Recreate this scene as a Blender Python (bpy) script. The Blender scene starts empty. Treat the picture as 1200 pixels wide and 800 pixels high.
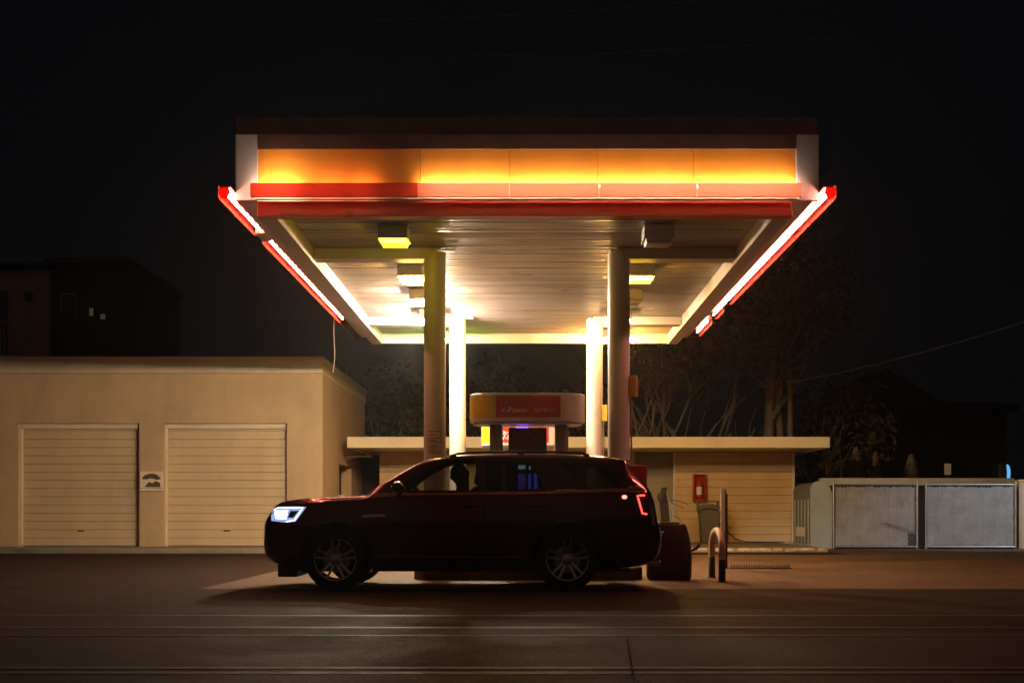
import bpy, bmesh, math, random
import numpy as np
from mathutils import Vector, Matrix
R = math.radians
sc = bpy.context.scene
COL = sc.collection
rnd = random.Random(7)

# ------------------------------------------------------------------ helpers
CAMZ = 0.945
FPX = 1428.0                       # focal length in pixels of a 1200 px wide frame
def X(px, d): return (px - 615.0) * d / FPX
def Z(py, d): return CAMZ + (602.0 - py) * d / FPX

def world_off(o):
    v = Vector((0, 0, 0))
    while o is not None:
        v += o.location
        o = o.parent
    return v

def tag(o, label=None, cat=None, group=None, kind=None):
    if label: o['label'] = label
    if cat: o['category'] = cat
    if group: o['group'] = group
    if kind: o['kind'] = kind
    return o

def thing(name, loc, label, cat, group=None):
    o = bpy.data.objects.new(name, None)
    o.empty_display_size = 0.2
    o.location = loc
    COL.objects.link(o)
    return tag(o, label, cat, group)

def link_mesh(name, me, material, parent=None, base=None, smooth=False, bevel=0, seg=2, sharp=38):
    off = world_off(parent) if parent is not None else (Vector(base) if base else Vector((0, 0, 0)))
    if off.length > 0:
        me.transform(Matrix.Translation(-off))
    o = bpy.data.objects.new(name, me)
    COL.objects.link(o)
    if parent is not None: o.parent = parent
    else: o.location = off
    mats = material if isinstance(material, (list, tuple)) else [material]
    for m in mats: me.materials.append(m)
    if smooth:
        for p in me.polygons: p.use_smooth = True
        me.set_sharp_from_angle(angle=R(sharp))
    if bevel:
        b = o.modifiers.new('bevel', 'BEVEL'); b.width = bevel; b.segments = seg; b.limit_method = 'ANGLE'; b.angle_limit = R(40)
        if not smooth:
            for p in me.polygons: p.use_smooth = True
            me.set_sharp_from_angle(angle=R(30))
    return o

class MB:
    def __init__(s): s.v = []; s.f = []; s.mi = []
    def add(s, vs, fs, mi=0):
        n = len(s.v); s.v += [tuple(v) for v in vs]
        for f in fs: s.f.append(tuple(i + n for i in f)); s.mi.append(mi)
        return s
    def box(s, x0, x1, y0, y1, z0, z1, mi=0):
        return s.add([(x0,y0,z0),(x1,y0,z0),(x1,y1,z0),(x0,y1,z0),(x0,y0,z1),(x1,y0,z1),(x1,y1,z1),(x0,y1,z1)],
                     [(0,3,2,1),(4,5,6,7),(0,1,5,4),(1,2,6,5),(2,3,7,6),(3,0,4,7)], mi)
    def obox(s, c, u, v, w, mi=0):
        c, u, v, w = map(Vector, (c, u, v, w))
        P = [c-u-v-w, c+u-v-w, c+u+v-w, c-u+v-w, c-u-v+w, c+u-v+w, c+u+v+w, c-u+v+w]
        return s.add(P, [(0,3,2,1),(4,5,6,7),(0,1,5,4),(1,2,6,5),(2,3,7,6),(3,0,4,7)], mi)
    def tube(s, pts, r, n=10, mi=0, cap=True):
        pts = [Vector(p) for p in pts]
        rs = r if isinstance(r, (list, tuple)) else [r] * len(pts)
        rings = []; prev = None
        for i, p in enumerate(pts):
            a = pts[max(i-1, 0)]; b = pts[min(i+1, len(pts)-1)]
            t = (b - a).normalized()
            if prev is None:
                ref = Vector((0,0,1)) if abs(t.z) < .9 else Vector((1,0,0))
                u = t.cross(ref).normalized()
            else:
                u = (prev - t * prev.dot(t))
                u = u.normalized() if u.length > 1e-6 else t.orthogonal().normalized()
            prev = u; w = t.cross(u)
            rings.append([p + (u*math.cos(k*2*math.pi/n) + w*math.sin(k*2*math.pi/n)) * rs[i] for k in range(n)])
        vs = [q for ring in rings for q in ring]; fs = []
        for i in range(len(rings)-1):
            for k in range(n):
                k2 = (k+1) % n
                fs.append((i*n+k, i*n+k2, (i+1)*n+k2, (i+1)*n+k))
        if cap:
            fs.append(tuple(range(n-1, -1, -1))); fs.append(tuple((len(rings)-1)*n + k for k in range(n)))
        return s.add(vs, fs, mi)
    def lathe(s, prof, c, axis='z', n=32, mi=0, closed=False, caps=True):
        # prof: list of (radius, along)
        c = Vector(c); vs = []
        for r_, h in prof:
            for k in range(n):
                a = 2*math.pi*k/n; ca, sa = r_*math.cos(a), r_*math.sin(a)
                vs.append(c + (Vector((ca, sa, h)) if axis == 'z' else Vector((ca, h, sa)) if axis == 'y' else Vector((h, ca, sa))))
        fs = []
        m = len(prof); rng = range(m if closed else m-1)
        for i in rng:
            j = (i+1) % m
            for k in range(n):
                k2 = (k+1) % n
                fs.append((i*n+k, i*n+k2, j*n+k2, j*n+k))
        if not closed and caps:
            if prof[0][0] > 1e-4: fs.append(tuple(range(n-1, -1, -1)))
            if prof[-1][0] > 1e-4: fs.append(tuple((m-1)*n+k for k in range(n)))
        return s.add(vs, fs, mi)
    def prism(s, poly, axis, a0, a1, mi=0):
        # poly in the two remaining axes: axis y -> (x,z); z -> (x,y); x -> (y,z)
        def P(u, v, a): return (u, a, v) if axis == 'y' else (u, v, a) if axis == 'z' else (a, u, v)
        n = len(poly)
        vs = [P(u, v, a0) for u, v in poly] + [P(u, v, a1) for u, v in poly]
        fs = [tuple(range(n)), tuple(range(2*n-1, n-1, -1))] + [(i, n+i, n+(i+1) % n, (i+1) % n) for i in range(n)]
        return s.add(vs, fs, mi)
    def sheet(s, pts, mi=0): return s.add(pts, [tuple(range(len(pts)))], mi)
    def mesh(s, name):
        me = bpy.data.meshes.new(name); me.from_pydata(s.v, [], s.f)
        bm = bmesh.new(); bm.from_mesh(me)
        bmesh.ops.recalc_face_normals(bm, faces=bm.faces)
        bm.to_mesh(me); bm.free()
        if any(s.mi):
            for p, i in zip(me.polygons, s.mi): p.material_index = i
        return me
    def build(s, name, material, parent=None, base=None, **k):
        return link_mesh(name, s.mesh(name), material, parent, base, **k)

def copy_tree(o, parent=None):
    c = o.copy(); COL.objects.link(c)
    if parent is not None: c.parent = parent
    for ch in list(o.children): copy_tree(ch, c)
    return c

def text_obj(name, body, size, loc, material, parent, rot=(R(90), 0, 0), shear=0, bold=0.0, align='LEFT', xs=1.0, ext=.002):
    cu = bpy.data.curves.new(name, 'FONT'); cu.body = body; cu.size = size; cu.shear = shear
    cu.offset = bold; cu.extrude = ext; cu.align_x = align
    t = bpy.data.objects.new(name + '_tmp', cu); COL.objects.link(t)
    dg = bpy.context.evaluated_depsgraph_get(); dg.update()
    me = bpy.data.meshes.new_from_object(t.evaluated_get(dg))
    bpy.data.objects.remove(t)
    me.transform(Matrix.Diagonal((xs, 1, 1, 1)))
    from mathutils import Euler
    me.transform(Matrix.Translation(Vector(loc)) @ Euler(rot).to_matrix().to_4x4())
    me.materials.clear()
    return link_mesh(name, me, material, parent)

# ------------------------------------------------------------------ materials
def nodes(name):
    m = bpy.data.materials.new(name); m.use_nodes = True
    nt = m.node_tree; return m, nt, nt.nodes, nt.links

def mat(name, col, rough=.6, metal=0., var=.2, scale=3., bump=0., bscale=60., coat=0., stretch=(1,1,1), spec=.5, rvar=.1, dirt=None, dirtamt=.5, detail=6, bdist=.01, streak=0., spots=None, grit=0.):
    m, nt, N, L = nodes(name)
    b = N['Principled BSDF']
    b.inputs['Metallic'].default_value = metal
    b.inputs['Coat Weight'].default_value = coat
    b.inputs['Coat Roughness'].default_value = .06
    b.inputs['Specular IOR Level'].default_value = spec
    tc = N.new('ShaderNodeTexCoord'); mp = N.new('ShaderNodeMapping'); mp.inputs['Scale'].default_value = stretch
    L.new(tc.outputs['Object'], mp.inputs['Vector'])
    n1 = N.new('ShaderNodeTexNoise'); n1.inputs['Scale'].default_value = scale; n1.inputs['Detail'].default_value = detail
    n1.inputs['Roughness'].default_value = .65
    L.new(mp.outputs['Vector'], n1.inputs['Vector'])
    mr = N.new('ShaderNodeMapRange'); mr.inputs['From Min'].default_value = .3; mr.inputs['From Max'].default_value = .7
    mr.inputs['To Min'].default_value = 1 - var; mr.inputs['To Max'].default_value = 1 + var
    L.new(n1.outputs['Fac'], mr.inputs['Value'])
    mx = N.new('ShaderNodeMix'); mx.data_type = 'RGBA'; mx.blend_type = 'MULTIPLY'; mx.inputs['Factor'].default_value = 1
    mx.inputs['A'].default_value = (*col, 1)
    L.new(mr.outputs['Result'], mx.inputs['B'])
    out = mx.outputs['Result']
    if dirt is not None:
        n2 = N.new('ShaderNodeTexNoise'); n2.inputs['Scale'].default_value = scale*.45; n2.inputs['Detail'].default_value = 8; n2.inputs['Roughness'].default_value = .75
        L.new(mp.outputs['Vector'], n2.inputs['Vector'])
        r2 = N.new('ShaderNodeMapRange'); r2.inputs['From Min'].default_value = .5; r2.inputs['From Max'].default_value = .72
        r2.inputs['To Max'].default_value = dirtamt
        L.new(n2.outputs['Fac'], r2.inputs['Value'])
        m2 = N.new('ShaderNodeMix'); m2.data_type = 'RGBA'; m2.inputs['B'].default_value = (*dirt, 1)
        L.new(r2.outputs['Result'], m2.inputs['Factor']); L.new(out, m2.inputs['A']); out = m2.outputs['Result']
    def overlay(out, sc_, lo, hi, colr, amt, st=None):
        n3 = N.new('ShaderNodeTexNoise'); n3.inputs['Scale'].default_value = sc_; n3.inputs['Detail'].default_value = 5; n3.inputs['Roughness'].default_value = .6
        if st:
            m3 = N.new('ShaderNodeMapping'); m3.inputs['Scale'].default_value = st; L.new(tc.outputs['Object'], m3.inputs['Vector']); L.new(m3.outputs['Vector'], n3.inputs['Vector'])
        else: L.new(tc.outputs['Object'], n3.inputs['Vector'])
        r3 = N.new('ShaderNodeMapRange'); r3.inputs['From Min'].default_value = lo; r3.inputs['From Max'].default_value = hi; r3.inputs['To Max'].default_value = amt
        L.new(n3.outputs['Fac'], r3.inputs['Value'])
        x3 = N.new('ShaderNodeMix'); x3.data_type = 'RGBA'; x3.inputs['B'].default_value = (*colr, 1)
        L.new(r3.outputs['Result'], x3.inputs['Factor']); L.new(out, x3.inputs['A']); return x3.outputs['Result']
    if streak: out = overlay(out, 2.2, .46, .75, tuple(c*.42 for c in col), streak, (.8,.8,.16))
    if spots: out = overlay(out, spots[0], spots[1], spots[1]+.04, spots[2], .85)
    if grit:
        out = overlay(out, 7, .48, .70, tuple(c*.35 for c in col), .75, (1,.45,1))
        out = overlay(out, 48, .52, .62, tuple(min(1, c*3.6) for c in col), grit, (1,.4,1))
    L.new(out, b.inputs['Base Color'])
    rr = N.new('ShaderNodeMapRange'); rr.inputs['From Min'].default_value = .3; rr.inputs['From Max'].default_value = .7
    rr.inputs['To Min'].default_value = max(.02, rough - rvar); rr.inputs['To Max'].default_value = min(1, rough + rvar)
    L.new(n1.outputs['Fac'], rr.inputs['Value']); L.new(rr.outputs['Result'], b.inputs['Roughness'])
    if bump:
        nb = N.new('ShaderNodeTexNoise'); nb.inputs['Scale'].default_value = bscale; nb.inputs['Detail'].default_value = 4
        L.new(mp.outputs['Vector'], nb.inputs['Vector'])
        bp = N.new('ShaderNodeBump'); bp.inputs['Strength'].default_value = bump; bp.inputs['Distance'].default_value = bdist
        L.new(nb.outputs['Fac'], bp.inputs['Height']); L.new(bp.outputs['Normal'], b.inputs['Normal'])
    return m

def emis(name, col, strength):
    m, nt, N, L = nodes(name)
    N.remove(N['Principled BSDF'])
    e = N.new('ShaderNodeEmission'); e.inputs['Color'].default_value = (*col, 1); e.inputs['Strength'].default_value = strength
    L.new(e.outputs[0], N['Material Output'].inputs['Surface'])
    return m

def translucent(name, tcol, dcol, mixf=.6, rough=.35):
    m, nt, N, L = nodes(name)
    b = N['Principled BSDF']; b.inputs['Base Color'].default_value = (*dcol, 1); b.inputs['Roughness'].default_value = rough
    t = N.new('ShaderNodeBsdfTranslucent'); t.inputs['Color'].default_value = (*tcol, 1)
    mx = N.new('ShaderNodeMixShader'); mx.inputs['Fac'].default_value = mixf
    L.new(b.outputs[0], mx.inputs[1]); L.new(t.outputs[0], mx.inputs[2])
    L.new(mx.outputs[0], N['Material Output'].inputs['Surface'])
    return m

def glass(name, tint, refl=.08):
    m, nt, N, L = nodes(name)
    N.remove(N['Principled BSDF'])
    t = N.new('ShaderNodeBsdfTransparent'); t.inputs['Color'].default_value = (*tint, 1)
    g = N.new('ShaderNodeBsdfGlossy'); g.inputs['Roughness'].default_value = .03
    lw = N.new('ShaderNodeFresnel'); lw.inputs['IOR'].default_value = 1.5
    mx = N.new('ShaderNodeMixShader')
    L.new(lw.outputs[0], mx.inputs['Fac']); L.new(t.outputs[0], mx.inputs[1]); L.new(g.outputs[0], mx.inputs[2])
    L.new(mx.outputs[0], N['Material Output'].inputs['Surface'])
    return m

M = {}
M['asphalt'] = mat('asphalt', (.027,.0155,.012), .78, spec=.09, var=.5, scale=.9, bump=.8, bscale=90, rvar=.12, dirt=(.012,.008,.007), dirtamt=.85, detail=12, bdist=.012, grit=.4, spots=(.55,.66,(.012,.009,.008)))  # reddened base stands in for red light falling on the road
M['concrete'] = mat('concrete', (.10,.063,.038), .72, spec=.22, var=.4, scale=.8, bump=.35, bscale=60, dirt=(.04,.028,.021), dirtamt=.85, detail=12, grit=.3, spots=(.9,.66,(.022,.016,.013)))
M['sidewalk'] = mat('sidewalk', (.24,.21,.17), .8, var=.25, scale=1.6, bump=.3, bscale=50, dirt=(.09,.075,.06), dirtamt=.7, detail=10)
M['white_line'] = mat('white_line', (.075,.048,.036), .65, spec=.24, var=.5, scale=5, dirt=(.06,.055,.05), dirtamt=.95, bump=.2)
M['yellow_line'] = mat('yellow_line', (.042,.021,.010), .7, spec=.16, var=.5, scale=5, dirt=(.05,.045,.04), dirtamt=.95, bump=.2)
M['crack'] = mat('crack', (.008,.006,.005), .95, spec=0.)
M['stucco'] = mat('stucco', (.58,.415,.26), .85, streak=.22, var=.1, scale=1.3, bump=.35, bscale=45, dirt=(.42,.34,.23), dirtamt=.5)
M['door_paint'] = mat('door_paint', (.66,.50,.33), .5, streak=.16, var=.08, scale=1.0, dirt=(.5,.4,.28), dirtamt=.5, stretch=(1,1,.4))
M['trim_paint'] = mat('trim_paint', (.72,.62,.52), .6, var=.12, scale=1.2, dirt=(.5,.42,.34), dirtamt=.4)
M['shop_wall'] = mat('shop_wall', (.70,.50,.27), .65, streak=.22, var=.08, scale=1.2, dirt=(.5,.4,.25), dirtamt=.5)
M['shop_grey'] = mat('shop_grey', (.36,.31,.24), .7, var=.12, scale=1.5)
M['fascia_cream'] = mat('fascia_cream', (.88,.77,.55), .55, var=.07, scale=1.0, dirt=(.6,.5,.34), dirtamt=.4)
M['painted_shade'] = mat('painted_shade', (.02,.017,.015), .8)
M['soffit'] = mat('soffit', (.29,.24,.222), .36, var=.16, scale=1.3, bump=.3, bscale=3.0, stretch=(.7,3,1), spots=(2.6,.68,(.09,.055,.035)), dirt=(.30,.24,.18), dirtamt=.7, rvar=.12, detail=10, bdist=.006)
M['canopy_paint'] = mat('canopy_paint', (.5,.43,.40), .45, var=.12, scale=1.5, dirt=(.4,.34,.3), dirtamt=.5)
M['column_paint'] = mat('column_paint', (.66,.58,.52), .4, var=.1, scale=2.0, dirt=(.42,.34,.28), dirtamt=.55, bump=.1, bscale=25, stretch=(1,1,.35))
M['wing_paint'] = mat('wing_paint', (.46,.37,.40), .5, var=.12, scale=1.5)
M['dark_header'] = mat('dark_header', (.085,.036,.032), .5, var=.2)
M['parapet_glow_tint'] = mat('parapet_glow_tint', (.5,.25,.23), .6)  # lightened, reddened base stands in for the red glow above the canopy
M['red_band'] = mat('red_band', (.92,.04,.015), .35, var=.12, scale=1.2)
M['yellow_panel'] = mat('yellow_panel', (.85,.29,.034), .5, streak=.3, var=.06, scale=1.0)
M['cover'] = translucent('cover', (.30,.080,.055), (.30,.015,.01), .92)
M['cover_red'] = translucent('cover_red', (.17,.013,.007), (.35,.012,.008), .88)
M['cover_side'] = translucent('cover_side', (.8,.05,.028), (.4,.015,.01), .88)
M['frost'] = translucent('frost', (.92,.74,.52), (.6,.5,.4), .95)
M['tube'] = emis('tube', (1,.76,.48), 140)
M['tube_dim'] = emis('tube_dim', (1,.50,.26), 46)
M['tube_side'] = emis('tube_side', (1,.38,.24), 130)
M['reflector'] = mat('reflector', (.75,.6,.5), .4)
M['reflector_red'] = mat('reflector_red', (.62,.09,.06), .4)
M['galv'] = mat('galv', (.42,.42,.43), .45, .8, var=.2, scale=12)
M['dark_metal'] = mat('dark_metal', (.05,.045,.045), .45, .6)
M['black_plastic'] = mat('black_plastic', (.018,.018,.019), .5, var=.2, scale=8)
M['housing'] = mat('housing', (.35,.3,.22), .5, var=.15, scale=6)
M['lens_off'] = mat('lens_off', (.55,.5,.47), .2)
M['pump_white'] = mat('pump_white', (.72,.66,.6), .3, var=.06, scale=3)
M['pump_grey'] = mat('pump_grey', (.24,.22,.21), .35, var=.1, scale=4)
M['pump_dark'] = mat('pump_dark', (.07,.045,.04), .3, var=.1, scale=4)
M['pump_yellow'] = mat('pump_yellow', (.78,.5,.02), .3, var=.05)
M['pump_red'] = mat('pump_red', (.6,.035,.015), .3, var=.05)
M['letter_white'] = mat('letter_white', (.8,.76,.72), .4, var=.03)
M['chrome'] = mat('chrome', (.75,.75,.76), .12, 1., var=.05)
M['rubber'] = mat('rubber', (.014,.014,.014), .75, var=.25, scale=10, bump=.2)
M['car_paint'] = mat('car_paint', (.10,.0028,.0035), .2, .7, var=.03, scale=20, coat=1., rvar=.02)
M['car_black'] = mat('car_black', (.012,.011,.012), .45, var=.1)
M['rim'] = mat('rim', (.6,.6,.6), .25, .95, var=.08)
M['disc'] = mat('disc', (.36,.36,.37), .3, 1.)
M['interior'] = mat('interior', (.02,.018,.017), .85)
M['glass_front'] = glass('glass_front', (.5,.52,.51))
M['glass_rear'] = glass('glass_rear', (.07,.072,.075))
M['head_glow'] = emis('head_glow', (.42,.55,1.), .8)
M['head_core'] = emis('head_core', (.82,.9,1.), 7)
M['drl'] = emis('drl', (.6,.72,1.), 2.6)
M['head_clear'] = mat('head_clear', (.12,.14,.2), .12, .4)
M['tail_glow'] = emis('tail_glow', (1,.06,.045), 3.4)
M['marker_glow'] = emis('marker_glow', (1,.085,.07), 9)
M['tail_lens'] = mat('tail_lens', (.22,.008,.008), .12, coat=1)
M['skin'] = mat('skin', (.36,.2,.14), .55, var=.06)
M['shirt'] = mat('shirt', (.03,.03,.035), .85)
M['hair'] = mat('hair', (.02,.014,.01), .6)
M['bollard_white'] = mat('bollard_white', (.66,.42,.30), .5, var=.15, scale=6, dirt=(.35,.24,.2), dirtamt=.6)
M['bollard_black'] = mat('bollard_black', (.03,.02,.02), .55)
M['bin_dark'] = mat('bin_dark', (.045,.02,.02), .45, var=.2, scale=5)
M['bin_grey'] = mat('bin_grey', (.13,.115,.09), .55, var=.15, scale=5)
M['sign_grey'] = mat('sign_grey', (.4,.38,.34), .5, var=.1)
M['red_paint'] = mat('red_paint', (.42,.02,.012), .35, var=.1)
M['yellow_box'] = mat('yellow_box', (.7,.36,.04), .4, var=.1)
M['slat'] = mat('slat', (.52,.54,.56), .5, var=.3, scale=2.5, dirt=(.33,.3,.27), dirtamt=.6)
M['tank'] = mat('tank', (.36,.42,.48), .45, var=.12, scale=2, dirt=(.36,.36,.35), dirtamt=.4)
M['tank_side'] = mat('tank_side', (.15,.15,.145), .6, var=.35, scale=4)
M['white_wall'] = mat('white_wall', (.68,.68,.64), .7, var=.1)
M['bark'] = mat('bark', (.24,.20,.16), .9, var=.4, scale=5, bump=.8, bscale=14, stretch=(1,1,.3), bdist=.03)
M['leaf'] = mat('leaf', (.13,.125,.07), .6, var=.5, scale=2)
M['leaf_dark'] = mat('leaf_dark', (.11,.10,.065), .65, var=.5, scale=2)
M['dry_leaf'] = mat('dry_leaf', (.17,.135,.11), .85, var=.5, scale=4)
M['house_brown'] = mat('house_brown', (.46,.31,.23), .85, var=.15, scale=2)
M['house_dark'] = mat('house_dark', (.03,.03,.033), .85, var=.2, scale=2)
M['house_trim'] = mat('house_trim', (.35,.33,.32), .7)
M['dark_glass'] = mat('dark_glass', (.015,.016,.02), .1)
M['wire_light'] = mat('wire_light', (.5,.36,.25), .7)
M['wire'] = mat('wire', (.05,.038,.03), .7)
M['paper'] = mat('paper', (.72,.6,.56), .8, var=.08, scale=10)
M['ink'] = mat('ink', (.10,.06,.055), .8)
M['sign_board'] = mat('sign_board', (.8,.68,.58), .7, var=.15, scale=14, dirt=(.4,.28,.15), dirtamt=.7)
M['sign_brown'] = mat('sign_brown', (.10,.06,.03), .8, var=.3, scale=14)
M['kerb_white'] = mat('kerb_white', (.62,.56,.46), .7, var=.3, scale=6, dirt=(.13,.11,.09), dirtamt=.95)
M['lit_window'] = emis('lit_window', (1,.78,.4), .04)
M['cyan_glow'] = emis('cyan_glow', (.14,.55,1.), .9)
M['screen_blue'] = emis('screen_blue', (.10,.16,1.), 14.)
M['screen_violet'] = emis('screen_violet', (.22,.12,.9), 8.)
M['screen_cyan'] = emis('screen_cyan', (.5,.9,1.), 16.)
M['violet_glow'] = emis('violet_glow', (.25,.08,1.), 7.)
M['wood_bench'] = mat('wood_bench', (.2,.14,.09), .7)

# ------------------------------------------------------------------ world, camera
w = bpy.data.worlds.new('World'); sc.world = w; w.use_nodes = True
wn, wl = w.node_tree.nodes, w.node_tree.links
bg = wn['Background']; bg.inputs['Strength'].default_value = 1.0
wt = wn.new('ShaderNodeTexCoord'); wsx = wn.new('ShaderNodeSeparateXYZ'); wl.new(wt.outputs['Generated'], wsx.inputs[0])
wr = wn.new('ShaderNodeMapRange'); wr.inputs['From Min'].default_value = -.1; wr.inputs['From Max'].default_value = -1.; wl.new(wsx.outputs['Y'], wr.inputs['Value'])
wm = wn.new('ShaderNodeMix'); wm.data_type = 'RGBA'; wm.inputs['A'].default_value = (.0017,.0021,.0027,1); wm.inputs['B'].default_value = (.036,.020,.015,1)  # reddish glow added behind the camera to light house fronts and parapet
wl.new(wr.outputs['Result'], wm.inputs['Factor']); wl.new(wm.outputs['Result'], bg.inputs['Color'])
cd = bpy.data.cameras.new('camera'); cam = bpy.data.objects.new('camera', cd); COL.objects.link(cam)
cam.location = (0, 0, CAMZ); cam.rotation_euler = (R(90), 0, 0)
cd.sensor_width = 36; cd.lens = FPX * 36 / 1200
cd.shift_x = -15/1200; cd.shift_y = 202/1200
cd.clip_start = .1; cd.clip_end = 1000
sc.camera = cam
sc.view_settings.view_transform = 'Standard'; sc.view_settings.look = 'None'; sc.view_settings.exposure = 0; sc.view_settings.gamma = 1
sc.render.engine = 'CYCLES'
sc.cycles.use_denoising = True
sc.cycles.max_bounces = 8; sc.cycles.diffuse_bounces = 4; sc.cycles.glossy_bounces = 4; sc.cycles.transparent_max_bounces = 16
sc.cycles.caustics_reflective = False; sc.cycles.caustics_refractive = False
sc.cycles.sample_clamp_indirect = 4

# ------------------------------------------------------------------ ground
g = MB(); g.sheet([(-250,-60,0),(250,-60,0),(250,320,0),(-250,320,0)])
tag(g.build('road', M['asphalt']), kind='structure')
g = MB(); g.sheet([(-4.1,15.32,.004),(40,15.32,.004),(40,28.39,.004),(-4.1,28.39,.004)])
tag(g.build('forecourt', M['concrete']), kind='structure')
g = MB(); g.box(-18,-5.0,29.3,31.38,-.2,.11)
tag(g.build('pavement', M['sidewalk'], bevel=.02), kind='structure')
g = MB(); g.box(-4.2,7.5,30.4,36.55,-.2,.10)
tag(g.build('pavement', M['sidewalk'], bevel=.02), kind='structure')
g = MB(); g.sheet([(7.6,28.4,.004),(30,28.4,.004),(30,40,.004),(7.6,40,.004)])
tag(g.build('path', M['concrete']), kind='structure')
g = MB()
g.box(3.4, 7.52, 30.18, 30.39, -.1, .105)
tag(g.build('kerb', M['sidewalk'], bevel=.015), kind='structure')
g = MB(); x0 = 3.45
while x0 < 7.4:
    L_ = rnd.choice((.12,.3,.5,.7,.22)); n = 6
    xs_ = np.linspace(x0, min(x0+L_,7.5), n); up_ = [rnd.uniform(.05,.085) for _ in xs_]
    g.sheet([(a,30.176,.105-.0) for a in xs_]+[(a,30.176,.105-u_) for a, u_ in reversed(list(zip(xs_, up_)))])
    g.sheet([(a,30.176,.1075) for a in xs_]+[(a,30.176+rnd.uniform(.05,.13),.1075) for a in reversed(xs_)])
    x0 += L_+rnd.choice((.02,.05,.10,.16))
tag(g.build('kerb_paint', M['kerb_white']), kind='structure')
g = MB()
for y0, wd in ((11.25,.12),(10.07,.12)):
    g.sheet([(-60,y0,.004),(60,y0,.004),(60,y0+wd,.004),(-60,y0+wd,.004)])
tag(g.build('road_markings', M['white_line']), kind='structure')
g = MB()
for y0, wd in ((9.42,.09),(7.42,.11),(7.18,.11)):
    g.sheet([(-60,y0,.004),(60,y0,.004),(60,y0+wd,.004),(-60,y0+wd,.004)])
tag(g.build('road_markings', M['yellow_line']), kind='structure')
g = MB()
def crack(p0, p1, n, wd, j):
    p0, p1 = Vector(p0), Vector(p1); d = (p1-p0).normalized(); s_ = Vector((-d.y, d.x, 0)); pts = []
    for i in range(n+1):
        pts.append(p0.lerp(p1, i/n) + s_*rnd.uniform(-j, j))
    for a, b in zip(pts, pts[1:]):
        w_ = wd*rnd.uniform(.5,1)
        g.sheet([a-s_*w_, b-s_*w_, b+s_*w_, a+s_*w_])
crack((.78,9.3,.009),(.62,7.0,.009),40,.004,.012)
crack((.62,7.0,.009),(.7,5.6,.009),26,.004,.012)
crack((-7.2,15.6,.009),(-4.6,15.7,.009),14,.015,.04)
crack((-9.,22.,.009),(-5.2,23.,.009),20,.02,.08)
crack((6.2,24.,.012),(9.6,25.4,.012),16,.03,.1)
crack((7.2,22.5,.012),(10.6,23.,.012),16,.03,.1)
tag(g.build('road_cracks', M['crack']), kind='structure')

# ------------------------------------------------------------------ canopy
can = thing('fuel_canopy', (0, 21.1, 0), 'large flat station canopy with glowing yellow front and red light bars on four white columns', 'canopy')
b = MB(); b.box(-3.63,3.63,15.36,27.2,4.877,5.42); b.box(-3.58,3.58,15.42,27.0,5.42,5.70)
b.build('roof_box', M['canopy_paint'], can)
b = MB(); b.box(-3.66,3.70,15.45,15.62,5.42,5.97); b.box(-3.66,3.7,15.62,26.9,5.90,5.97)
b.build('parapet', M['parapet_glow_tint'], can)
b = MB(); b.box(-3.35,3.40,15.284,15.36,5.521,5.70)
b.build('header_panel', M['dark_header'], can)
for x0, x1 in ((-3.63,-3.352),(3.402,3.69)):
    b = MB(); b.box(x0,x1,15.285,15.358,4.877,5.705); b.build('fascia_wing', M['wing_paint'], can, bevel=.006)
sx = [-3.35,-1.31,-.19,.91,2.115,3.40]
for a, c in zip(sx, sx[1:]):
    b = MB(); b.box(a+.003, c-.003, 15.30, 15.355, 4.875, 5.519); b.build('backdrop_panel', M['yellow_panel'], can)
b = MB(); b.sheet([(-3.35,14.975,4.845),(3.40,14.975,4.845),(3.40,15.085,4.845),(-3.35,15.085,4.845)])
b.build('light_shelf', M['frost'], can)
b = MB(); b.box(-3.35,3.40,15.086,15.185,4.848,4.856); b.build('shelf_edge', M['dark_header'], can)
b = MB(); b.box(-3.35,3.40,15.235,15.299,4.857,4.868); b.build('shelf_plate', M['reflector'], can)
b = MB(); b.prism([(15.19,4.846),(15.09,4.632),(15.26,4.632),(15.26,4.846)],'x',-3.32,3.32)
b.build('red_band', M['red_band'], can, bevel=.004)
b = MB(); b.box(-3.098,3.098,15.2605,15.272,4.634,4.846); b.build('bounce_blocker', M['canopy_paint'], can)  # unseen plate added to keep red bounce off the lamp housings
for s_ in (-1, 1):
    b = MB(); x0, x1 = sorted((s_*3.10, s_*3.32))
    b.box(x0, x1, 15.262, 26.5, 4.634, 4.876); b.build('side_band', M['canopy_paint'], can, bevel=.006)
b = MB(); b.box(-3.098,3.098,26.4,26.498,4.64,4.876); b.build('rear_band', M['canopy_paint'], can)
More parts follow.
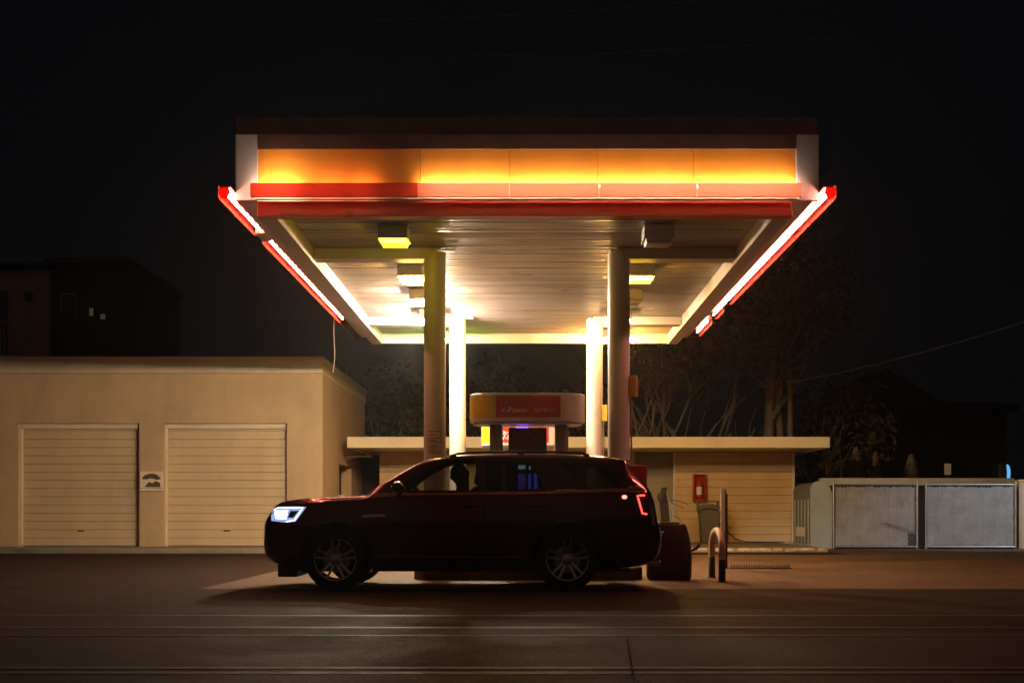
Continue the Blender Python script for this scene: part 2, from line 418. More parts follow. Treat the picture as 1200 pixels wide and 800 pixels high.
# soffit of long grooved boards running across
b = MB(); y = 15.274; pw = .152
while y < 26.38:
    y1 = min(y+pw, 26.398); dz = rnd.uniform(-.001,.001); z0 = 4.85+dz
    tl = rnd.uniform(-.003,.003); n = 8
    xs = np.linspace(-3.098,3.098,n+1); wob = [rnd.uniform(-.002,.002) for _ in xs]
    for i in range(n):
        b.sheet([(xs[i],y+.004,z0+wob[i]+tl),(xs[i+1],y+.004,z0+wob[i+1]+tl),(xs[i+1],y1-.004,z0+wob[i+1]-tl),(xs[i],y1-.004,z0+wob[i]-tl)])
    b.sheet([(-3.098,y1-.007,z0-.001),(3.098,y1-.007,z0-.001),(3.098,y1+.007,z0+.014),(-3.098,y1+.007,z0+.014)])
    y = y1
b.build('soffit', M['soffit'], can)
for yb in (17.85, 24.06):
    for bx in ((-3.096,-1.30),(1.36,3.096)):
        b = MB(); b.box(*bx,yb,yb+.3,4.68,4.842); b.build('beam', M['canopy_paint'], can, bevel=.008)
    for bx in (-1.33,1.39):
        b = MB(); b.box(bx-.13,bx+.30 if bx < 0 else bx+.13,yb+.06,yb+.24,4.815,4.842); b.build('column_bracket', M['canopy_paint'], can, bevel=.006)
for cx, cy in ((-1.33,18.0),(1.39,18.0),(-1.335,24.21),(1.385,24.21)):
    b = MB(); b.lathe([(.162,.05),(.162,4.80)], (cx,cy,0), n=40)
    b.lathe([(.27,.18),(.27,.205),(.24,.21)], (cx,cy,0), n=40)
    for k in range(4):
        a = R(45+90*k); b.lathe([(.018,.21),(.018,.25)], (cx+.22*math.cos(a), cy+.22*math.sin(a), 0), n=6)
    b.build('column', M['column_paint'], can, smooth=True)
# front light bars: translucent cover before white tubes
def tube_run(parent, p0, p1, m, L0=1.16, gap=.06, r=.017):
    p0, p1 = Vector(p0), Vector(p1); d = p1-p0; n = max(1, round(d.length/(L0+gap))); step = d.length/n; d.normalize()
    for i in range(n):
        a = p0 + d*(i*step+gap*.5); c = p0 + d*((i+1)*step-gap*.5)
        t = MB(); t.tube([a, c], r, 10); t.build('lamp_tube', m, parent, smooth=True)
for i, (a, c) in enumerate(zip(sx, sx[1:])):
    bar = MB(); bar.box(a+.004, c-.004, 15.242, 15.268, 4.87, 5.02)
    bo = bar.build('light_bar', M['reflector'], can)
    if i == 0: bo['label'] = 'saturated red light bar section with patchy failing lamps'
    cv = MB(); z0, z1 = 4.832, 5.008
    prof = [(15.0, z0), (14.955, z0+.008), (14.945, z0+.03), (14.945, z1-.02), (14.955, z1-.003), (14.985, z1)]
    xa, xb = a+.001-(.02 if i == 0 else 0), c-.001
    for p, q in zip(prof, prof[1:]):
        cv.sheet([(xa,p[0],p[1]),(xb,p[0],p[1]),(xb,q[0],q[1]),(xa,q[0],q[1])])
    cv.build('cover', M['cover_red'] if i == 0 else M['cover'], bo, smooth=True)
    if i == 0:
        for p, q, m in ((-3.32,-2.82,M['tube']),(-2.62,-2.3,M['tube_dim']),(-2.15,-1.88,M['tube_dim'])):
            t = MB(); t.tube([(p,15.17,5.01),(q,15.17,5.01)], .017, 10); t.build('lamp_tube', m, bo, smooth=True)
    else:
        t = MB(); t.tube([(a+.02,15.255,5.045),(c-.02,15.255,5.045)], .017, 10); t.build('lamp_tube', M['tube'], bo, smooth=True)
# side light bars
def side_bar(s_, y0, y1, cover=True, lamp=True, unlit=False):
    xw = 3.63 if s_ < 0 else 3.69
    ch = MB(); xx = sorted((s_*(xw+.002), s_*(xw+.11))); ch.box(xx[0], xx[1], y0, y1, 4.965, 4.99)
    bo = ch.build('light_bar', M['reflector_red'] if lamp else M['dark_metal'], can)
    if cover:
        cv = MB(); z0, z1 = 4.825, 5.0; xo = xw+.155
        prof = [(xo-.05,z0+.006),(xo-.03,z0),(xo-.01,z0+.006),(xo,z0+.03),(xo,z1-.02),(xo-.015,z1)]
        for p, q in zip(prof, prof[1:]):
            cv.sheet([(s_*p[0],y0,p[1]),(s_*p[0],y1,p[1]),(s_*q[0],y1,q[1]),(s_*q[0],y0,q[1])])
        if y0 < 15.1: ring = [(s_*(xo-.008-.068+.066*math.cos(t)), .5*(z0+z1)+.086*math.sin(t)) for t in np.linspace(0,2*math.pi,20,endpoint=False)]
        if y0 < 15.1: cv.prism(ring, 'y', y0-.004, y0)
        cv.build('cover', M['cover_side'] if not unlit else M['cover_red'], bo, smooth=True)
    if lamp:
        yy = y0+.02
        while yy < y1-.2:
            ye = min(yy+1.15, y1-.05)
            t = MB(); t.tube([(s_*(xw+.065),yy,4.90),(s_*(xw+.065),ye,4.90)], .014, 10)
            for k in np.arange(yy+.15, ye, .32): t.lathe([(.004,-.03),(.021,-.025),(.021,.025),(.004,.03)], (s_*(xw+.06),k,4.905), 'y', 10)
            t.build('lamp_tube', M['tube_side'], bo, smooth=True); yy = ye+.06
for a, c, cov, lam in ((15.03,17.0,1,1),(17.56,21.6,1,1),(21.64,24.75,1,1),(24.8,27.4,1,0)): side_bar(-1, a, c, cov, lam, not lam)
for a, c, cov, lam in ((15.03,17.2,1,1),(17.22,19.3,1,1),(19.32,22.6,1,1),(22.62,23.5,0,1),(23.52,24.3,1,1),(24.3,25.0,0,0),(25.0,26.6,1,1)): side_bar(1, a, c, cov, lam)
b = MB(); b.box(-3.77,-3.64,17.02,17.54,4.86,4.95); b.build('bracket', M['canopy_paint'], can, bevel=.005)

# canopy lamps: a box with a dropped prismatic lens
lens_m = {}
def lens(col, st):
    k = (col, st)
    if k not in lens_m: lens_m[k] = emis('lens_glow', col, st)
    return lens_m[k]
lt = thing('canopy_lamp', (-1.78,16.6,4.85), 'x', 'lamp', 'box lamps under the canopy')
b = MB(); b.box(-1.98,-1.58,16.4,16.8,4.67,4.842); b.box(-1.99,-1.57,16.39,16.81,4.655,4.672)
b.build('housing', M['housing'], lt, bevel=.008)
b = MB(); P8 = [(-1.955,16.425,4.654),(-1.605,16.425,4.654),(-1.605,16.775,4.654),(-1.955,16.775,4.654),(-1.94,16.44,4.60),(-1.62,16.44,4.60),(-1.62,16.76,4.60),(-1.94,16.76,4.60)]
b.add(P8, [(0,1,5,4),(1,2,6,5),(2,3,7,6),(3,0,4,7)]); b.add([P8[k] for k in (4,5,6,7)], [(0,1,2,3)], 1)
b.build('lens', [M['lens_off'], M['lens_off']], lt)
G = 1.0
lamps = [
 (-1.78,16.6, ((1,.72,.010),44), 'yellow lit box lamp nearest the front on the left half of the canopy ceiling'),
 (-1.79,19.2, ((1,.58,.12),360), 'amber white box lamp just behind the front left column'),
 (-1.80,21.3, ((1,.72,.46),2400), 'brilliant white box lamp left of the front left column, two behind the beam'),
 (-1.80,23.4, ((1,.80,.60),3900), 'brilliant white box lamp just before the rear beam on the left'),
 (-1.80,25.9, ((.36,1,.08),260), 'greenish box lamp behind the rear beam on the left'),
 (1.81,16.6, None, 'unlit box lamp on the right half of the canopy ceiling near the front'),
 (1.83,19.2, ((1,.56,.02),110), 'amber box lamp just right of the front right column'),
 (1.83,21.3, None, 'unlit pale box lamp right of and behind the front right column'),
 (1.84,23.4, ((1,.64,.26),420), 'amber box lamp just before the rear beam on the right'),
 (1.84,25.9, ((1,.50,.11),2700), 'orange box lamp behind the rear beam on the right'),
]
for i, (lx, ly, e, lab) in enumerate(lamps):
    o = lt if i == 0 else copy_tree(lt)
    o.location = (lx, ly, 4.85); o['label'] = lab
    for ch in o.children:
        if ch.name.startswith('lens'):
            
            for q, kq in ((0, 1.), (1, .12)):
                ch.material_slots[q].link = 'OBJECT'; ch.material_slots[q].material = lens(e[0], e[1]*kq) if e else M['lens_off']
        if ch.name.startswith('housing') and not e:
            ch.material_slots[0].link = 'OBJECT'; ch.material_slots[0].material = M['canopy_paint']

# ------------------------------------------------------------------ pump islands and pumps
for yi, lab in ((17.3,'concrete pump island under the dark front pump, beside the car'),(23.5,'concrete pump island under the rear pump between white columns')):
    isl = thing('pump_island', (.05, yi+.7, 0), lab, 'island', 'pump islands under the canopy')
    b = MB(); poly = []
    for t in np.linspace(-90,90,9): poly.append((1.45+.28*math.cos(R(t)), yi+.7+.7*math.sin(R(t))))
    for t in np.linspace(90,270,9): poly.append((-1.35+.28*math.cos(R(t)), yi+.7+.7*math.sin(R(t))))
    b.prism(poly, 'z', -.05, .18); b.build('kerb_edge', M['concrete'], isl, bevel=.02)
    p2 = [(x*.985+.001, (y-yi-.7)*.93+yi+.7) for x, y in poly]
    b = MB(); b.prism(p2, 'z', .17, .188); b.build('top_slab', M['sidewalk'], isl)

def stadium(x0, x1, yc, hd, n=10):
    r = hd; P = []
    for t in np.linspace(-90,90,n): P.append((x1-r+r*math.cos(R(t)), yc+r*math.sin(R(t))))
    for t in np.linspace(90,270,n): P.append((x0+r+r*math.cos(R(t)), yc+r*math.sin(R(t))))
    return P
def pump(yc, x0, lab, rear):
    f = yc-.36
    p = thing('fuel_pump', (x0, yc, .188), lab, 'fuel pump', 'fuel pumps under the canopy')
    b = MB(); b.prism(stadium(x0-.84,x0+.86,yc,.36), 'z', 2.28, 2.70); b.prism(stadium(x0-.80,x0+.82,yc,.33), 'z', 2.25, 2.28)
    va = b.build('valance', M['pump_white'], p, bevel=.015, smooth=True)
    # yellow end wrap
    b = MB(); P = stadium(x0-.843,x0+.86,yc,.363,n=14); Q = [q for q in P if q[0] < x0-.44]
    Q = [(x0-.47, yc+.363)] + [q for q in Q] + [(x0-.47, yc-.363)]
    for a, c in zip(Q, Q[1:]): b.sheet([(a[0],a[1],2.34),(c[0],c[1],2.34),(c[0],c[1],2.655),(a[0],a[1],2.655)])
    b.build('yellow_wrap', M['pump_yellow'], va, smooth=True)
    b = MB(); b.box(x0-.45,x0+.49,f-.004,f-.001,2.345,2.655); b.build('sign_panel', M['pump_red'], va)
    if not rear:
        text_obj('lettering', 'V-Power', .112, (x0-.38,f-.006,2.415), M['letter_white'], va, bold=.0012)
        text_obj('lettering', 'NITRO+', .088, (x0+.09,f-.006,2.415), M['letter_white'], va, shear=.3, xs=1.0, bold=.0005)
    else:
        text_obj('lettering', 'Shell', .105, (x0-.437,f-.006,2.50), M['letter_white'], va, bold=.004)
        text_obj('lettering', 'V-Power', .125, (x0-.437,f-.006,2.40), M['letter_white'], va, bold=.004)
    for px in (x0-.46, x0+.50):
        b = MB(); b.box(px-.085,px+.085,yc-.22,yc+.22,.188,2.262); b.build('post', M['pump_grey'] if not rear else M['pump_white'], p, bevel=.02)
        b = MB(); b.box(px+.086,px+.108,yc-.15,yc-.05,.25,2.24); b.build('post_trim', M['chrome'], p)
    b = MB(); b.box(x0-.29,x0+.31,yc-.28,yc+.28,.188,1.02); b.box(x0-.27,x0+.29,yc-.24,yc+.24,1.02,2.205)
    cab = b.build('cabinet', M['pump_dark'] if not rear else M['pump_white'], p, bevel=.015)
    b = MB(); b.box(x0-.24,x0+.26,yc-.25,yc-.241,1.93,2.15); b.build('upper_panel', M['pump_dark'] if not rear else M['pump_red'], cab)
    # lettering-like price window and keypad
    b = MB()
    for k in range(4):
        for j in range(3): b.box(x0+.10+.045*j, x0+.13+.045*j, yc-.25, yc-.241, 1.08+.045*k, 1.11+.045*k)
    b.build('keypad', M['galv'], cab)
    yq = yc-.2425
    if not rear:
        b = MB(); b.box(x0-.16,x0+.235,yq-.01,yq,1.26,1.70); sb = b.build('screen', M['black_plastic'], cab)
        b = MB(); b.box(x0-.125,x0-.02,yq-.014,yq-.0105,1.60,1.655); b.build('screen_header', M['screen_cyan'], sb)
        b = MB(); b.box(x0+.03,x0+.055,yq-.014,yq-.0105,1.59,1.655); b.build('screen_icon', M['screen_cyan'], sb)
        b = MB(); b.box(x0+.10,x0+.115,yq-.014,yq-.0105,1.59,1.62)
        b.build('screen_icon', M['screen_cyan'], sb)
        b = MB(); b.box(x0-.13,x0-.025,yq-.014,yq-.0105,1.40,1.53)
        for k in range(3): b.box(x0-.13,x0-.025,yq-.014,yq-.0105,1.31+.03*k,1.33+.03*k)
        b.build('screen_rows', M['screen_violet'], sb)
        b = MB(); b.box(x0+.02,x0+.06,yq-.014,yq-.0105,1.31,1.53); b.box(x0+.105,x0+.15,yq-.014,yq-.0105,1.31,1.53)
        b.build('screen_columns', M['screen_blue'], sb)
        b = MB(); b.box(x0-.16,x0+.02,yc-.2,yc-.16,2.206,2.214); b.build('violet_glow_strip', M['violet_glow'], cab)  # glowing strip added to tint the valance underside violet
    else:
        b = MB(); b.box(x0-.2,x0+.2,yq-.01,yq,1.30,1.65); b.build('screen', M['dark_glass'], cab)
    for sd in (-1, 1):
        b = MB(); hx = x0+.02+sd*.345
        b.obox((hx, yc-.12, 1.12), (.03,0,0), (0,.10,.05), (0,-.02,.05)); b.tube([(hx,yc-.2,1.08),(hx,yc-.27,.98)], .014)
        b.build('nozzle', M['black_plastic'], p, bevel=.008)
        b = MB(); pts = [(hx, yc-.02, 1.08), (hx+sd*.01, yc-.06, .75), (hx, yc-.16, .48), (hx, yc-.24, .62), (hx-sd*.01, yc-.26, 1.2), (hx-sd*.01, yc-.2, 1.85)]
        b.tube(pts, .016, 8); b.build('hose', M['rubber'], p, smooth=True)
    return p
pump(18.0, .03, 'fuel pump with dark unlit red sign panel above the car roof', False)
pump(24.21, -.02, 'brightly lit rear fuel pump seen behind the posts of the front pump', True)

# notices and boxes on the columns
nt_ = MB(); cx, cy, r_ = -1.33, 18.0, .1655
def curved(mb, a0, a1, z0, z1, r, n=10):
    A = np.linspace(R(a0), R(a1), n)
    for p, q in zip(A, A[1:]):
        mb.sheet([(cx+r*math.sin(p), cy-r*math.cos(p), z0), (cx+r*math.sin(q), cy-r*math.cos(q), z0), (cx+r*math.sin(q), cy-r*math.cos(q), z1), (cx+r*math.sin(p), cy-r*math.cos(p), z1)])
no = thing('paper_notice', (cx, cy-.166, 1.84), 'pinkish printed notice wrapped on the front left column', 'notice')
curved(nt_, -42, 48, 1.80, 2.19, r_); nt_.build('sheet', M['paper'], no, smooth=True)
il = MB(); z = 2.16
while z > 1.83:
    curved(il, -36, rnd.uniform(10, 42), z-.010, z, r_+.002); z -= rnd.choice((.028,.028,.05))
il.build('print_lines', M['ink'], no, smooth=True)
def callbox(cx_, cy_, ang, z0, z1, lab, name='shutoff_box', m=None, w_=.07, cat='control box', conduit=True):
    ux, uy = math.sin(R(ang)), -math.cos(R(ang)); c = Vector((cx_+ux*(.162+.055), cy_+uy*(.162+.055), .5*(z0+z1)))
    t = thing(name, (c.x, c.y, z0), lab, cat)
    b = MB(); b.obox(c, Vector((uy,-ux,0))*w_, Vector((ux,uy,0))*.054, (0,0,.5*(z1-z0))); b.build('case', m or M['yellow_box'], t, bevel=.01)
    b = MB(); b.obox(c+Vector((ux,uy,0))*.058, Vector((uy,-ux,0))*w_*.6, Vector((ux,uy,0))*.003, (0,0,.3*(z1-z0))); b.build('cover_plate', M['galv'], t)
    if conduit:
        b = MB(); e = c - Vector((ux,uy,0))*.03; b.tube([(e.x,e.y,z0),(e.x,e.y,.19)], .014, 8); b.build('conduit', M['galv'], t, smooth=True)
callbox(1.39,18.0,75,2.68,2.98,'orange yellow box with conduit high on the front right column','shutoff_box')
callbox(1.385,24.21,75,2.78,3.10,'bright yellow box on the rear right column','shutoff_box')
rb = thing('wall_box', (1.70,18.05,1.26), 'red square-edged box on the right side of the front right column', 'box')
b = MB(); b.box(1.565,1.80,17.93,18.13,1.25,1.66); b.build('case', M['red_paint'], rb, bevel=.012)
b = MB(); b.box(1.60,1.77,17.922,17.929,1.30,1.45); b.build('door', M['red_paint'], rb)

# ------------------------------------------------------------------ garage building at the left
def lap(mb, x0, x1, y, z0, z1, pitch, depth=.011, groove=.008):
    z = z0
    while z < z1-.005:
        t = min(z+pitch, z1)
        mb.add([(x0,y+.03,z),(x1,y+.03,z),(x1,y-depth*.3,z+groove),(x0,y-depth*.3,z+groove),(x1,y,t-groove*.4),(x0,y,t-groove*.4),(x1,y+.03,t),(x0,y+.03,t)],
               [(0,1,2,3),(3,2,4,5),(5,4,6,7)])
        z = t
ga = thing('garage_building', (-10.6, 35.5, 0), 'cream flat-roofed garage with two roller doors', 'building')
GX = -5.21; gy = 31.4
d1 = (-13.05,-9.93); d2 = (-9.30,-6.13); dt = 3.28
b = MB()
b.box(-22,d1[0],gy,gy+.3,0,dt); b.box(d1[1],d2[0],gy,gy+.3,0,dt); b.box(d2[1],GX,gy,gy+.3,0,dt); b.box(-22,GX,gy,gy+.3,dt,4.56)
b.box(GX-.3,GX,gy+.3,34.2,0,4.56); b.box(GX-.3,GX,34.2,36.6,2.35,4.56); b.box(GX-.3,GX,36.6,39.7,0,4.56)
b.box(-22,GX-.3,39.4,39.7,0,4.56); b.box(-22,-21.7,gy+.3,39.4,0,4.56)
b.build('wall', M['stucco'], ga)
b = MB(); b.box(-22.1,GX+.02,gy-.12,39.8,4.562,4.945)
b.build('roof', M['trim_paint'], ga, bevel=.015)
b = MB(); b.box(-22.1,GX+.045,gy-.145,39.82,4.90,4.985); b.build('roof_edge', M['trim_paint'], ga, bevel=.01)
for a, c in (d1, d2):
    b = MB(); lap(b, a+.05, c-.05, gy+.16, .12, dt-.12, .212); b.box(a+.05,c-.05,gy+.20,gy+.24,.1,dt)
    dd = b.build('garage_door', M['door_paint'], ga)
    b = MB(); b.box(a+.002,a+.055,gy+.10,gy+.19,.1,dt-.002); b.box(c-.055,c-.002,gy+.10,gy+.19,.1,dt-.002); b.box(a+.055,c-.055,gy+.08,gy+.19,dt-.13,dt-.002)
    b.build('door_frame', M['trim_paint'], dd, bevel=.005)
    b = MB(); b.box(.5*(a+c)-.08,.5*(a+c)+.08,gy+.13,gy+.155,.5,.53); b.build('handle', M['dark_metal'], dd)
b = MB(); b.box(GX-.36,GX-.30,34.15,36.65,.05,2.4); b.build('side_shade_panel', M['painted_shade'], ga)  # near-black panel stands in for the shop roof's shade on this wall
b = MB(); b.box(GX-1.9,GX-1.85,gy+.6,gy+1.2,.01,.02)
# weathered picture sign on the pier
ws = thing('picture_sign', (X(176.5,31.38), 31.38, 1.55), 'small weathered picture board on the pier between the garage doors', 'sign')
b = MB(); x0, x1 = X(163,31.3), X(190,31.3); z0, z1 = Z(575,31.3), Z(552,31.3)
b.box(x0,x1,31.355,31.395,z0,z1); b.build('board', M['sign_board'], ws, bevel=.004)
b = MB(); cxs = .5*(x0+x1); W_ = x1-x0
arc = [(cxs+W_*.42*math.cos(t), z0+.27+.18*math.sin(t)) for t in np.linspace(R(12),R(168),12)] + [(cxs-W_*.2,z0+.30),(cxs,z0+.33),(cxs+W_*.25,z0+.29)]
b.prism(arc, 'y', 31.350, 31.3545)
b.prism([(cxs-W_*.3,z0+.10),(cxs-W_*.1,z0+.24),(cxs+W_*.05,z0+.2),(cxs+W_*.2,z0+.26),(cxs+W_*.4,z0+.2),(cxs+W_*.38,z0+.10)], 'y', 31.351, 31.3545)
b.box(x0+.02,x1-.02,31.350,31.3545,z0+.065,z0+.075); b.build('picture', M['sign_brown'], ws)

# ------------------------------------------------------------------ shop at the rear
sh = thing('shop_building', (1.8, 38.5, 0), 'low cream shop with a wide flat overhanging roof behind the pumps', 'building')
b = MB(); lap(b, 4.52, 8.08, 36.6, .10, 2.80, .235); lap(b, -4.36, 3.31, 36.6, .10, 2.8, .235)
b.box(4.52,8.08,36.63,36.8,.0,2.83); b.box(-4.36,3.31,36.63,36.8,0,2.83)
b.box(7.9,8.08,36.8,40,0,2.83); b.box(-4.36,-4.2,36.8,40,0,2.83); b.box(-4.2,7.9,39.8,40,0,2.83)
b.build('wall', M['shop_wall'], sh)
b = MB(); b.box(3.31,4.52,37.1,37.25,0,2.83); b.build('recess_wall', M['shop_grey'], sh)
b = MB(); b.box(4.45,4.519,36.56,36.62,.1,2.8); b.build('corner_trim', M['trim_paint'], sh)
b = MB(); b.box(8.02,8.10,36.56,36.585,.1,2.8); b.build('corner_trim', M['trim_paint'], sh)
b = MB(); b.box(-4.93,8.48,34.0,40.3,2.83,3.04); b.build('roof', M['fascia_cream'], sh)
b = MB(); b.box(-4.95,8.50,33.95,34.0,2.79,3.095); b.box(-4.95,-4.93,34.0,40.3,2.79,3.09); b.box(8.48,8.5,34.0,40.3,2.79,3.09)
b.build('roof_fascia', M['fascia_cream'], sh, bevel=.006)
b = MB(); b.box(3.5,4.35,37.06,37.098,.1,2.2); dd = b.build('door', M['shop_grey'], sh); b = MB(); b.box(3.6,3.64,37.02,37.058,1.0,1.2); b.build('handle', M['galv'], dd)
b = MB(); b.box(GX+.01,-4.37,39.0,39.1,0,3.0); b.build('passage_back', M['painted_shade'], sh)  # near-black sheet closes the passage so the opening reads dark
sf = thing('wall_shelf', (-4.85, 35.4, 2.6), 'pale narrow shelf bracketed above the dark passage beside the garage', 'shelf')
b = MB(); b.box(-5.2,-4.45,35.3,35.55,2.60,2.635); b.build('board', M['white_wall'], sf); b = MB(); b.tube([(-5.19,35.4,2.45),(-4.7,35.4,2.6)], .015, 6); b.tube([(-5.19,35.5,2.45),(-4.7,35.5,2.6)], .015, 6); b.build('bracket', M['dark_metal'], sf)
ss = thing('floor_sign', (X(400,33), 33, .0), 'small pale upright sign behind the car hood', 'sign')
b = MB(); b.box(X(397,33),X(404.5,33),32.98,33.0,1.16,1.46); b.build('board', M['paper'], ss); b = MB(); b.tube([(X(398.5,33),33.02,0),(X(398.5,33),33.02,1.45)], .02, 8); b.build('post', M['white_wall'], ss)
# fire extinguisher cabinet
fe = thing('fire_extinguisher', (5.22, 36.55, 1.33), 'red extinguisher cabinet with white bottle label on the cream shop wall', 'extinguisher')
b = MB(); b.box(5.03,5.41,36.38,36.395,1.33,1.40); b.box(5.03,5.41,36.38,36.57,1.33,1.36); b.box(5.03,5.41,36.38,36.57,2.10,2.13); b.box(5.03,5.08,36.38,36.57,1.36,2.10); b.box(5.36,5.41,36.38,36.57,1.36,2.10); b.box(5.08,5.36,36.55,36.57,1.36,2.10)
b.build('cabinet', M['red_paint'], fe, bevel=.01)
b = MB(); b.lathe([(.02,0),(.085,.02),(.09,.06),(.09,.44),(.06,.51),(.03,.54),(.03,.60)], (5.22,36.47,1.40), n=20); b.build('bottle', M['red_paint'], fe, smooth=True)
b = MB(); b.lathe([(.0925,.12),(.0925,.36)], (5.22,36.47,1.40), n=20); b.build('bottle_label', M['letter_white'], fe, smooth=True)
b = MB(); b.tube([(5.22,36.46,2.0),(5.15,36.42,2.02)], .014); b.tube([(5.24,36.45,1.98),(5.32,36.43,1.8),(5.33,36.44,1.6)], .012); b.build('hose', M['black_plastic'], fe)
# grey bin
gb = thing('waste_bin', (5.38, 35.6, .10), 'tall grey waste bin with raised lid frame against the shop wall', 'bin')
b = MB(); b.add([(5.16,35.42,.10),(5.62,35.42,.10),(5.62,35.88,.10),(5.16,35.88,.10),(5.10,35.38,.98),(5.68,35.38,.98),(5.68,35.92,.98),(5.10,35.92,.98)], [(0,3,2,1),(4,5,6,7),(0,1,5,4),(1,2,6,5),(2,3,7,6),(3,0,4,7)])
b.build('body', M['bin_grey'], gb, bevel=.02)
b = MB(); b.box(5.08,5.70,35.36,35.94,.982,1.03); b.tube([(5.1,35.65,1.08),(5.25,35.65,1.15),(5.5,35.65,1.15),(5.68,35.65,1.08)], .09, 10); b.build('lid', M['bin_grey'], gb, bevel=.01)
b = MB(); b.box(5.06,5.14,35.84,35.92,1.03,1.30); b.box(5.64,5.72,35.84,35.92,1.03,1.30); b.box(5.06,5.72,35.83,35.93,1.30,1.34); b.build('lid_frame', M['bin_grey'], gb, bevel=.006)
cb = MB(); cb.tube([(5.75,36.5,.75),(6.0,36.5,.5),(6.3,36.45,.2),(6.6,36.4,.115),(7.2,36.3,.115),(7.7,36.3,.115)], .016, 6)
tag(cb.build('ground_cable', M['black_plastic'], base=(6.5,36.4,.1), smooth=True), 'thin dark cable drooping from behind the grey bin to the ground', 'cable')

# dark bin beside the car
db = thing('forecourt_bin', (2.1,17.6,0), 'squat dark maroon bin behind the car bumper', 'bin')
b = MB(); rows = [(0,.285,.29),(.04,.31,.31),(.35,.315,.315),(.6,.29,.30),(.76,.245,.27),(.80,.22,.25)]; vs = []; n = 28
for z_, rx, ry in rows:
    for k in range(n):
        t = 2*math.pi*k/n; ct, st = math.cos(t), math.sin(t); e = .45
        vs.append((2.08+rx*math.copysign(abs(ct)**e, ct), 17.6+ry*math.copysign(abs(st)**e, st), z_))
fs = [(i*n+k, i*n+(k+1) % n, (i+1)*n+(k+1) % n, (i+1)*n+k) for i in range(len(rows)-1) for k in range(n)] + [tuple(range(n-1,-1,-1)), tuple((len(rows)-1)*n+k for k in range(n))]
b.add(vs, fs); b.build('body', M['bin_dark'], db, smooth=True)
b = MB(); b.box(1.93,2.22,17.47,17.73,.801,.83); b.build('lid', M['bin_dark'], db, bevel=.01)
b = MB(); b.tube([(2.40,17.5,.42),(2.47,17.42,.47),(2.49,17.35,.52)], .02, 8); b.build('handle', M['black_plastic'], db, smooth=True)
# air and water post behind
ap = thing('air_hose_post', (X(781,33.5),33.5,.1), 'dark red air hose post with gauge head and hanging hoses before the recess', 'hose post')
ax = X(779,33.5)
b = MB(); b.obox((ax+.02,33.5,.72),(.11,0,0),(0,.1,0),(-.06,0,.62)); b.build('post', M['car_black'], ap, bevel=.015)
b = MB(); b.lathe([(.02,-.09),(.13,-.08),(.14,0),(.13,.08),(.02,.09)], (ax-.08,33.45,1.40), 'y', 20); b.obox((ax-.03,33.5,1.58),(.07,0,0),(0,.06,0),(.02,0,.10)); b.build('gauge_head', M['car_black'], ap, smooth=True)
b = MB()
for k in range(3):
    xx = ax+.12+.055*k; b.tube([(xx-.02,33.42,1.36-.08*k),(xx+.02,33.38,1.0),(xx+.06,33.38,.5),(xx+.07,33.4,.12)], .02, 8)
b.build('hose', M['galv'], ap, smooth=True)
b = MB()
b.tube([(ax+.15,33.4,1.33),(ax+.4,33.3,1.30),(ax+.62,33.25,1.20)], .008, 5); b.tube([(ax+.15,33.4,1.25),(ax+.3,33.3,1.20),(ax+.5,33.25,1.10)], .008, 5); b.tube([(ax+.15,33.4,.95),(ax+.35,33.3,.85),(ax+.5,33.25,.6),(ax+.52,33.2,.35)], .008, 5)
b.build('loose_wire', M['rubber'], ap)

# hoop bollard
hb = thing('hoop_bollard', (2.745,17.42,0), 'white hoop bollard with black painted feet', 'bollard')
lz = .30
pts = [(2.76,17.98,lz)] + [(2.76-.03*(1-math.cos(t))/2, 17.42+.56*math.cos(t), .47+.24*math.sin(t)) for t in np.linspace(0,math.pi,17)] + [(2.73,16.86,lz)]
b = MB(); b.tube(pts, .048, 14); b.build('hoop', M['bollard_white'], hb, smooth=True)
for p in ((2.76,17.98),(2.73,16.86)):
    b = MB(); b.lathe([(.075,0),(.075,.012),(.0495,.014),(.0495,lz+.01),(.048,lz+.012)], (p[0],p[1],0), n=16); b.build('foot', M['bollard_black'], hb, smooth=True)
# warning sign seen nearly edge-on, and spike strip
sg = thing('warning_sign', (3.47,21.1,0), 'grey sign panel turned nearly edge-on above the hoop bollard', 'sign')
u = Vector((math.sin(R(13)), math.cos(R(13)), 0)); nrm = Vector((u.y,-u.x,0))
c = Vector((3.44,21.1,1.0))
b = MB(); b.obox(c, u*.25, nrm*.025, (0,0,.37)); b.build('panel', M['sign_grey'], sg, bevel=.008)
b = MB(); b.obox(c+nrm*.029, u*.25, nrm*.0035, (0,0,.37)); b.build('panel_back', M['black_plastic'], sg)
b = MB(); b.box(3.35,3.42,20.80,20.84,.63,1.37); b.build('front_edge', M['sign_grey'], sg)
b = MB(); b.tube([(3.48,21.1,0),(3.48,21.1,1.3)], .03, 10); b.build('post', M['dark_metal'], sg, smooth=True)
sp = thing('spike_strip', (4.0,21.1,0), 'row of small dark tyre spikes across the asphalt beside the sign post', 'spike strip')
b = MB(); b.box(3.55,4.60,21.0,21.25,-.02,.02); b.build('base_plate', M['dark_metal'], sp)
b = MB()
for k in range(24):
    xx = 3.58+.043*k; b.prism([(21.08,.02),(21.16,.02),(21.10,.075)], 'x', xx, xx+.014)
b.build('spikes', M['dark_metal'], sp)

